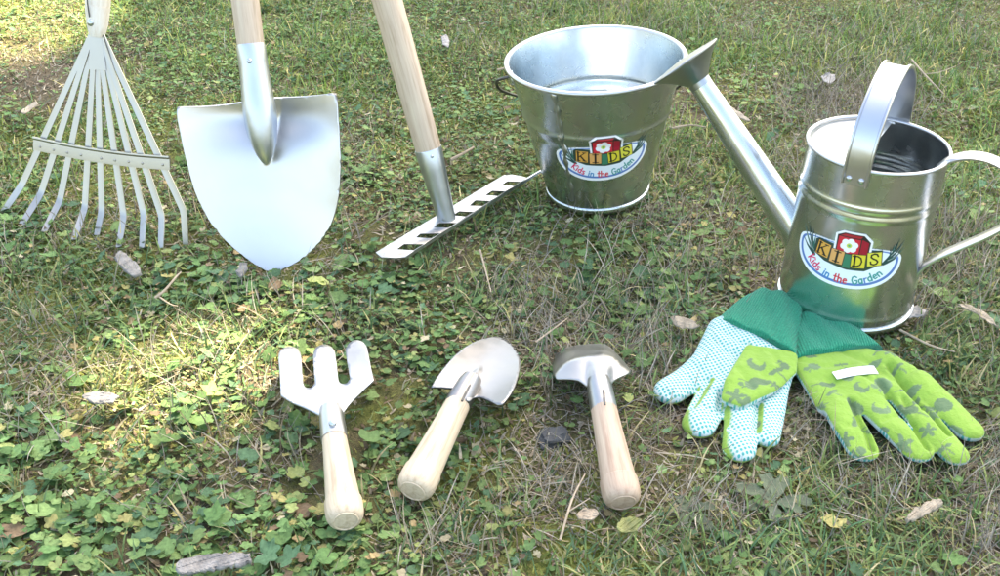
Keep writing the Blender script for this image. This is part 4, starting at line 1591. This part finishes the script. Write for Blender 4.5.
def leafy(u, v):
    """how leafy (against grassy / strawy) the lawn is, read off the photo"""
    left = 1 - sm(380, 560, u + (v - 300) * .35)
    mid = np.exp(-(((u - 600) / 120) ** 2 + ((v - 265) / 75) ** 2))
    up = .5 * (1 - sm(60, 190, v))
    low = sm(500, 570, v) * .25 * (u < 330)
    right = .35 * np.exp(-(((u - 960) / 90) ** 2 + ((v - 190) / 140) ** 2))
    return np.clip(np.maximum.reduce([left - low, mid, up, right]), .07, 1)

def leaves(n, rmin, rmax, dens, name, hmax, colf, tilt=.40):
    x, y, u, v = sample(n, dens)
    n = len(x)
    r = rng.uniform(0, 1, n) ** 1.6 * (rmax - rmin) + rmin
    r = r * (.55 + .45 * sm(40, 320, v))
    h = rng.uniform(.003, 1, n) * hmax
    lim = squash_h(x, y, .6 * r)
    keep = ~((lim < 1) & (h + r * .5 > lim + .004) & (rng.random(n) < .97))
    x, y, u, v, r, h = [q[keep] for q in (x, y, u, v, r, h)]
    n = len(x)
    K = 20
    th = np.linspace(0, 2 * np.pi, K, endpoint=False)
    rot = rng.uniform(0, 2 * np.pi, n)[:, None]
    lob = rng.choice([3, 5, 5, 7], n)[:, None]
    amp = rng.uniform(.10, .42, n)[:, None]
    rr = 1 - amp * (.5 - .5 * np.cos(lob * th[None] + np.pi * (lob % 2 == 1))) + rng.normal(0, .04, (n, K))
    rr *= 1 - .75 * np.exp(-((th[None] - np.pi) / .30) ** 2)              # notch at the stalk
    asp = rng.uniform(.75, 1.1, n)[:, None]
    lx, ly = rr * np.cos(th)[None], rr * np.sin(th)[None] * asp
    cup = rng.uniform(-.18, .32, n)[:, None]
    fold = rng.uniform(-.1, .35, n)[:, None]
    lz = cup * rr ** 2 + fold * np.abs(ly) + rng.normal(0, .05, (n, K))
    # local -> tilt -> world
    lx, ly, lz = [np.concatenate([np.zeros((n, 1)), q], 1) for q in (lx, ly, lz)]
    c, s = np.cos(rot), np.sin(rot)
    px, py = lx * c - ly * s, lx * s + ly * c
    ta, tb = rng.normal(0, tilt * .6, n)[:, None], rng.normal(-.12, tilt * .6, n)[:, None]
    pz = lz + px * np.tan(np.clip(ta, -1, 1)) + py * np.tan(np.clip(tb, -1, 1))
    R_ = r[:, None]
    X, Y = x[:, None] + px * R_, y[:, None] + py * R_
    Z = gz(x, y)[:, None] + h[:, None] + pz * R_
    Z = np.maximum(Z, gz(x, y)[:, None] + .001)
    co = np.stack([X, Y, Z], -1).reshape(-1, 3)
    b = (np.arange(n) * (K + 1))[:, None, None]
    tri = np.stack([np.zeros(K, int), 1 + np.arange(K), 1 + (np.arange(K) + 1) % K], -1)[None]
    idx = (b + tri).reshape(-1)
    col = colf(n, u, v, x, y)
    cc = np.repeat(col[:, None, :], K + 1, 1)
    cc[:, 0] *= 1.15
    cc[:, 1:] *= rng.uniform(.9, 1.1, (n, K))[..., None]
    me = raw_mesh(name, co, idx, 3, cc.reshape(-1, 3))
    return me

PAL = np.array([(.074, .134, .044), (.098, .162, .056), (.060, .114, .056), (.122, .180, .062), (.17, .20, .07), (.22, .20, .075), (.22, .165, .08), (.27, .24, .15), (.12, .085, .05)])
def leafcol(p):
    p = np.array(p) / sum(p)
    def f(n, u, v, x, y):
        c = PAL[rng.choice(len(PAL), n, p=p)].copy()
        br = .75 + .5 * vnoise(x, y, 9, 21)
        return c * (1.65 * br * rng.uniform(.8, 1.25, n))[:, None]
    return f

def blades(n, dens, name, hmin, hmax, wmin, wmax, colf, lean=.9, curl=.7, wig=.3):
    x, y, u, v = sample(n, dens)
    n = len(x)
    h = rng.uniform(0, 1, n) ** 1.5 * (hmax - hmin) + hmin
    w = rng.uniform(wmin, wmax, n) / 2
    az = rng.uniform(0, 2 * np.pi, n)
    ln = np.abs(rng.normal(0, lean, n))
    lv = 5
    t = np.linspace(0, 1, lv)
    ang = np.clip(ln[:, None] + curl * rng.uniform(.2, 1.4, n)[:, None] * t[None] , 0, 1.75)
    seg = h[:, None] / (lv - 1)
    hor = np.concatenate([np.zeros((n, 1)), np.cumsum(np.sin(ang[:, 1:]) * seg, 1)], 1)
    ver = np.concatenate([np.zeros((n, 1)), np.cumsum(np.cos(ang[:, 1:]) * seg, 1)], 1)
    k = rng.normal(0, wig, n)
    az2 = az[:, None] + k[:, None] * t[None]
    ca, sa = np.cos(az), np.sin(az)
    st = np.diff(hor, axis=1)
    cx = x[:, None] + np.concatenate([np.zeros((n, 1)), np.cumsum(st * np.cos(az2[:, 1:]), 1)], 1)
    cy = y[:, None] + np.concatenate([np.zeros((n, 1)), np.cumsum(st * np.sin(az2[:, 1:]), 1)], 1)
    cz = gz(x, y)[:, None] + np.maximum(ver, .0015)
    ok = np.ones(n, bool)
    for j in (0, 2, 3, 4):
        lim = squash_h(cx[:, j], cy[:, j])
        ok &= ~((lim < 1) & (cz[:, j] > lim + .002))
    ok |= (rng.random(n) < .012)
    wd = w[:, None] * np.array([.8, 1, .9, .6, .08])[None]
    ox, oy = -sa[:, None] * wd, ca[:, None] * wd
    L = np.stack([cx - ox, cy - oy, cz], -1)
    Rr = np.stack([cx + ox, cy + oy, cz + wd * .4], -1)
    co = np.stack([L, Rr], 2)[ok].reshape(-1, 3)
    n = int(ok.sum())
    q = []
    for i in range(lv - 1):
        q.append([2 * i, 2 * i + 1, 2 * i + 3, 2 * i + 2])
    idx = ((np.arange(n) * lv * 2)[:, None, None] + np.array(q)[None]).reshape(-1)
    col = colf(len(x), u, v, x, y)[ok]
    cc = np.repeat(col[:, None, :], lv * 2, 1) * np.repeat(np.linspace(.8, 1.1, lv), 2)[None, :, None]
    return raw_mesh(name, co, idx, 4, cc.reshape(-1, 3))

GR = np.array([(.075, .118, .036), (.098, .142, .044), (.056, .098, .036), (.130, .158, .052), (.19, .18, .07), (.30, .25, .13), (.05, .10, .045)])
def grasscol(p):
    p = np.array(p) / sum(p)
    def f(n, u, v, x, y):
        return GR[rng.choice(len(GR), n, p=p)] * (1.75 * rng.uniform(.75, 1.3, n) * (.8 + .4 * vnoise(x, y, 7, 31)))[:, None] * (1 + (1 - sm(120, 300, v))[:, None] * np.array([.16, .20, -.18])[None])
    return f

ST = np.array([(.36, .31, .21), (.30, .25, .16), (.46, .41, .31), (.20, .16, .10), (.34, .31, .25), (.25, .23, .19)])
def strawcol(n, u, v, x, y):
    return ST[rng.integers(0, len(ST), n)] * rng.uniform(.7, 1.2, n)[:, None]

def clump(x, y, s, seed, lo=.35, hi=.7):
    return sm(lo, hi, vnoise(x, y, s, seed) * .65 + vnoise(x, y, s * 2.7, seed + 1) * .35)

def bare(u, v):
    """worn brown places"""
    b = np.exp(-(((u - 40) / 85) ** 2 + ((v - 78) / 42) ** 2)) * .93
    b = np.maximum(b, np.exp(-(((u - 975) / 60) ** 2 + ((v - 62) / 34) ** 2)) * .6)
    b = np.maximum(b, np.exp(-(((u - 465) / 45) ** 2 + ((v - 140) / 18) ** 2)) * .45)
    b = np.maximum(b, np.exp(-(((u - 560) / 75) ** 2 + ((v - 420) / 70) ** 2)) * .35)
    return 1 - b

def gsum(u, v, L):
    return np.minimum(1, sum(np.exp(-(((u - a) / b) ** 2 + ((v - c) / d) ** 2)) for a, b, c, d in L))

def turf(u, v):
    """lusher tufts of grass"""
    return gsum(u, v, [(900, 70, 535, 40), (440, 70, 510, 35), (330, 60, 560, 25), (30, 60, 265, 35), (330, 60, 30, 30), (700, 60, 555, 30), (960, 50, 60, 40), (620, 60, 15, 20)])

def hay(u, v):
    """dry strawy places"""
    return gsum(u, v, [(560, 55, 480, 40), (840, 60, 100, 35), (580, 55, 345, 22), (960, 50, 260, 40), (650, 60, 215, 20), (700, 60, 520, 30), (430, 40, 545, 20), (900, 60, 310, 20)])

def mark_bare_soil():
    me = bpy.data.objects["ground"].data
    n = len(me.vertices)
    co = np.empty(n * 3, np.float32)
    me.vertices.foreach_get("co", co)
    co = co.reshape(-1, 3)
    u, v, w = visible_weight(co[:, 0], np.maximum(co[:, 1], .1))
    a = me.attributes.new("mossy", 'FLOAT', 'POINT')
    a.data.foreach_set("value", np.where((co[:, 1] > .2) & (co[:, 1] < 3), bare(u, v), 1.0).astype(np.float32))
mark_bare_soil()

D_leaf = lambda u, v, x, y: leafy(u, v) * bare(u, v) * (.10 + 1.0 * clump(x, y, 8, 41, .38, .62))
D_small = lambda u, v, x, y: (.38 + .62 * leafy(u, v)) * bare(u, v) * (.08 + clump(x, y, 10, 51, .36, .62))
D_grass = lambda u, v, x, y: (.45 + .55 * (1 - leafy(u, v)) + .3 * sm(470, 560, v)) * bare(u, v) * (.08 + clump(x, y, 6, 61, .40, .62) + .8 * turf(u, v))
D_straw = lambda u, v, x, y: (.20 + .8 * (1 - leafy(u, v))) * (.05 + clump(x, y, 7, 71, .42, .66)) * (1 - .8 * (1 - sm(90, 220, v)) * (1 - hay(u, v))) + .8 * hay(u, v)
D_moss = lambda u, v, x, y: (.4 + .6 * clump(x, y, 5, 81)) * (.15 + .85 * bare(u, v))

def stuff(name, me, mat, label, cat):
    o = link_mesh(name, me, mat, sharp=0)
    tag(o, label, cat, None, "stuff")

LT = np.array([(.24, .18, .115), (.17, .12, .075), (.34, .28, .19), (.29, .25, .18), (.13, .095, .06), (.42, .36, .25)])
def littercol(n, u, v, x, y):
    return 1.25 * LT[rng.integers(0, len(LT), n)] * rng.uniform(.7, 1.2, n)[:, None]
D_litter = lambda u, v, x, y: .5 + .5 * clump(x, y, 9, 101)
MS = np.array([(.20, .24, .05), (.27, .29, .06), (.16, .21, .05), (.32, .31, .10), (.12, .16, .045)])
def mosscol(n, u, v, x, y):
    k = (1 - .45 * (1 - bare(u, v))) * (.75 + .6 * vnoise(x, y, 5, 37)) * (1.15 - .3 * sm(100, 300, v))
    return MS[rng.integers(0, len(MS), n)] * (k * rng.uniform(.75, 1.25, n))[:, None]
stuff("clover_leaves", leaves(27500, .0040, .0102, D_leaf, "clover_leaves", .012, leafcol([5, 6, 5, 4, 1.4, .7, .35, .3, .35])), M['leaf'], "lobed green ground cover leaves spread over the lawn", "leaves")
stuff("small_leaves", leaves(106000, .0022, .0050, D_small, "small_leaves", .010, leafcol([5, 5, 4, 4, 2.2, 1.2, .7, .8, .8])), M['leaf'], "tiny green and yellowing leaves between the larger ones", "leaves")
stuff("grass", blades(130000, D_grass, "grass", .008, .032, .0007, .0020, grasscol([4, 4, 3, 3, 1.5, 1, 3]), .95, .8, .5), M['grass'], "short green grass blades growing across the lawn", "grass")
stuff("moss", blades(132000, D_moss, "moss", .003, .010, .0010, .0024, mosscol, 1.1, .4), M['grass'], "low yellow-green moss close to the soil", "moss")
stuff("dry_straw", blades(57000, D_straw, "dry_straw", .014, .052, .0005, .0012, strawcol, 1.4, .4, 1.3), M['straw'], "dry beige grass straw lying among the green", "straw")
stuff("plant_litter", blades(79000, D_litter, "plant_litter", .004, .014, .0010, .0030, littercol, 1.5, .3, .8), M['straw'], "brown and grey scraps of dead leaves and stems on the soil", "plant litter")

# ================================================================== TREE ADDED TO SHADE THE LAWN (unseen, out of the frame, behind to the right)
def build_tree():
    D = 8.5
    tgt = Vector((0.05, .95, 0))
    cen = tgt + SDIR * D
    trunk_at = Vector((cen.x + .8, cen.y + 1.2, 0))
    root = thing("added_shade_tree", trunk_at, "tall leafy tree added unseen behind the lawn, its crown shaped to shade the tools", "tree")
    bm = newbm()
    tops = []
    tp = smoothpath([trunk_at, trunk_at + Vector((.05, .0, 2.2)), trunk_at + Vector((-.1, -.2, 4.4)), cen + Vector((1.2, 1.3, .2)), cen + Vector((.9, 1.1, 1.2))], 6)
    tube(bm, tp, [.20 - .16 * i / (len(tp) - 1) for i in range(len(tp))], 14)
    rd = random.Random(3)
    for k in range(14):
        i = int(len(tp) * (.5 + .45 * k / 14))
        a = rd.uniform(0, 6.28)
        e = tp[i] + Vector((math.cos(a) * rd.uniform(.8, 1.7), math.sin(a) * rd.uniform(.8, 1.7), rd.uniform(.1, .7)))
        q = smoothpath([tp[i], tp[i].lerp(e, .5) + Vector((0, 0, .12)), e], 4)
        tube(bm, q, [.035 * (1 - .8 * j / len(q)) for j in range(len(q))], 7)
    obj("trunk", bm, M['bark'], root)
    # leaves: openings are cut out so sun falls on chosen patches of the lawn
    holes = [(P(195, 366), .086, 1.0), (P(-8, 8), .22, 1.0), (P(270, 200), .13, .35)]
    n = 32000
    e1 = SDIR.cross(Vector((0, 0, 1))).normalized()
    e2 = e1.cross(SDIR).normalized()
    g = np.random.default_rng(5)
    a = g.uniform(-1, 1, (n * 2, 3))
    a = a[(a ** 2).sum(1) < 1][:n]
    n = len(a)
    pos = np.array(cen)[None] + a[:, :1] * 2.35 * np.array(e1)[None] + a[:, 1:2] * 2.0 * np.array(e2)[None] + a[:, 2:3] * .9 * np.array(SDIR)[None]
    # where would this leaf's shadow fall
    t = pos[:, 2] / SDIR.z
    gx, gy = pos[:, 0] - SDIR.x * t, pos[:, 1] - SDIR.y * t
    keep = np.ones(n, bool)
    for p, r, st in holes:
        d = np.hypot(gx - p.x, (gy - p.y) * .8)
        rr = r * (.8 + .5 * vnoise(gx, gy, 14, 91))
        keep &= ~((d < rr) & (g.random(n) < st))
    pos = pos[keep]
    n = len(pos)
    sz = g.uniform(.022, .042, n)
    az = g.uniform(0, 2 * np.pi, n)
    d = np.stack([np.cos(az), np.sin(az), g.normal(-.2, .3, n)], 1)
    d /= np.linalg.norm(d, axis=1)[:, None]
    s = np.cross(d, g.normal(0, .5, (n, 3)) + np.array([0, 0, 1.0]))
    s /= np.linalg.norm(s, axis=1)[:, None]
    up = np.cross(s, d)
    L = sz[:, None] * 1.5
    Wd = sz[:, None]
    co = np.stack([pos - d * L, pos - s * Wd * .8 - d * L * .2 + up * Wd * .2, pos - d * L * .1, pos + s * Wd * .8 - d * L * .2 + up * Wd * .2, pos + d * L], 1).reshape(-1, 3)
    f = np.array([[0, 2, 1], [0, 3, 2], [1, 2, 4], [2, 3, 4]])
    idx = ((np.arange(n) * 5)[:, None, None] + f[None]).reshape(-1)
    base = np.array([(.06, .11, .03), (.08, .14, .035), (.045, .09, .025)])[g.integers(0, 3, n)]
    me = raw_mesh("crown", co, idx, 3, np.repeat(base, 5, 0))
    link_mesh("crown", me, M['crown'], root, sharp=0)
build_tree()
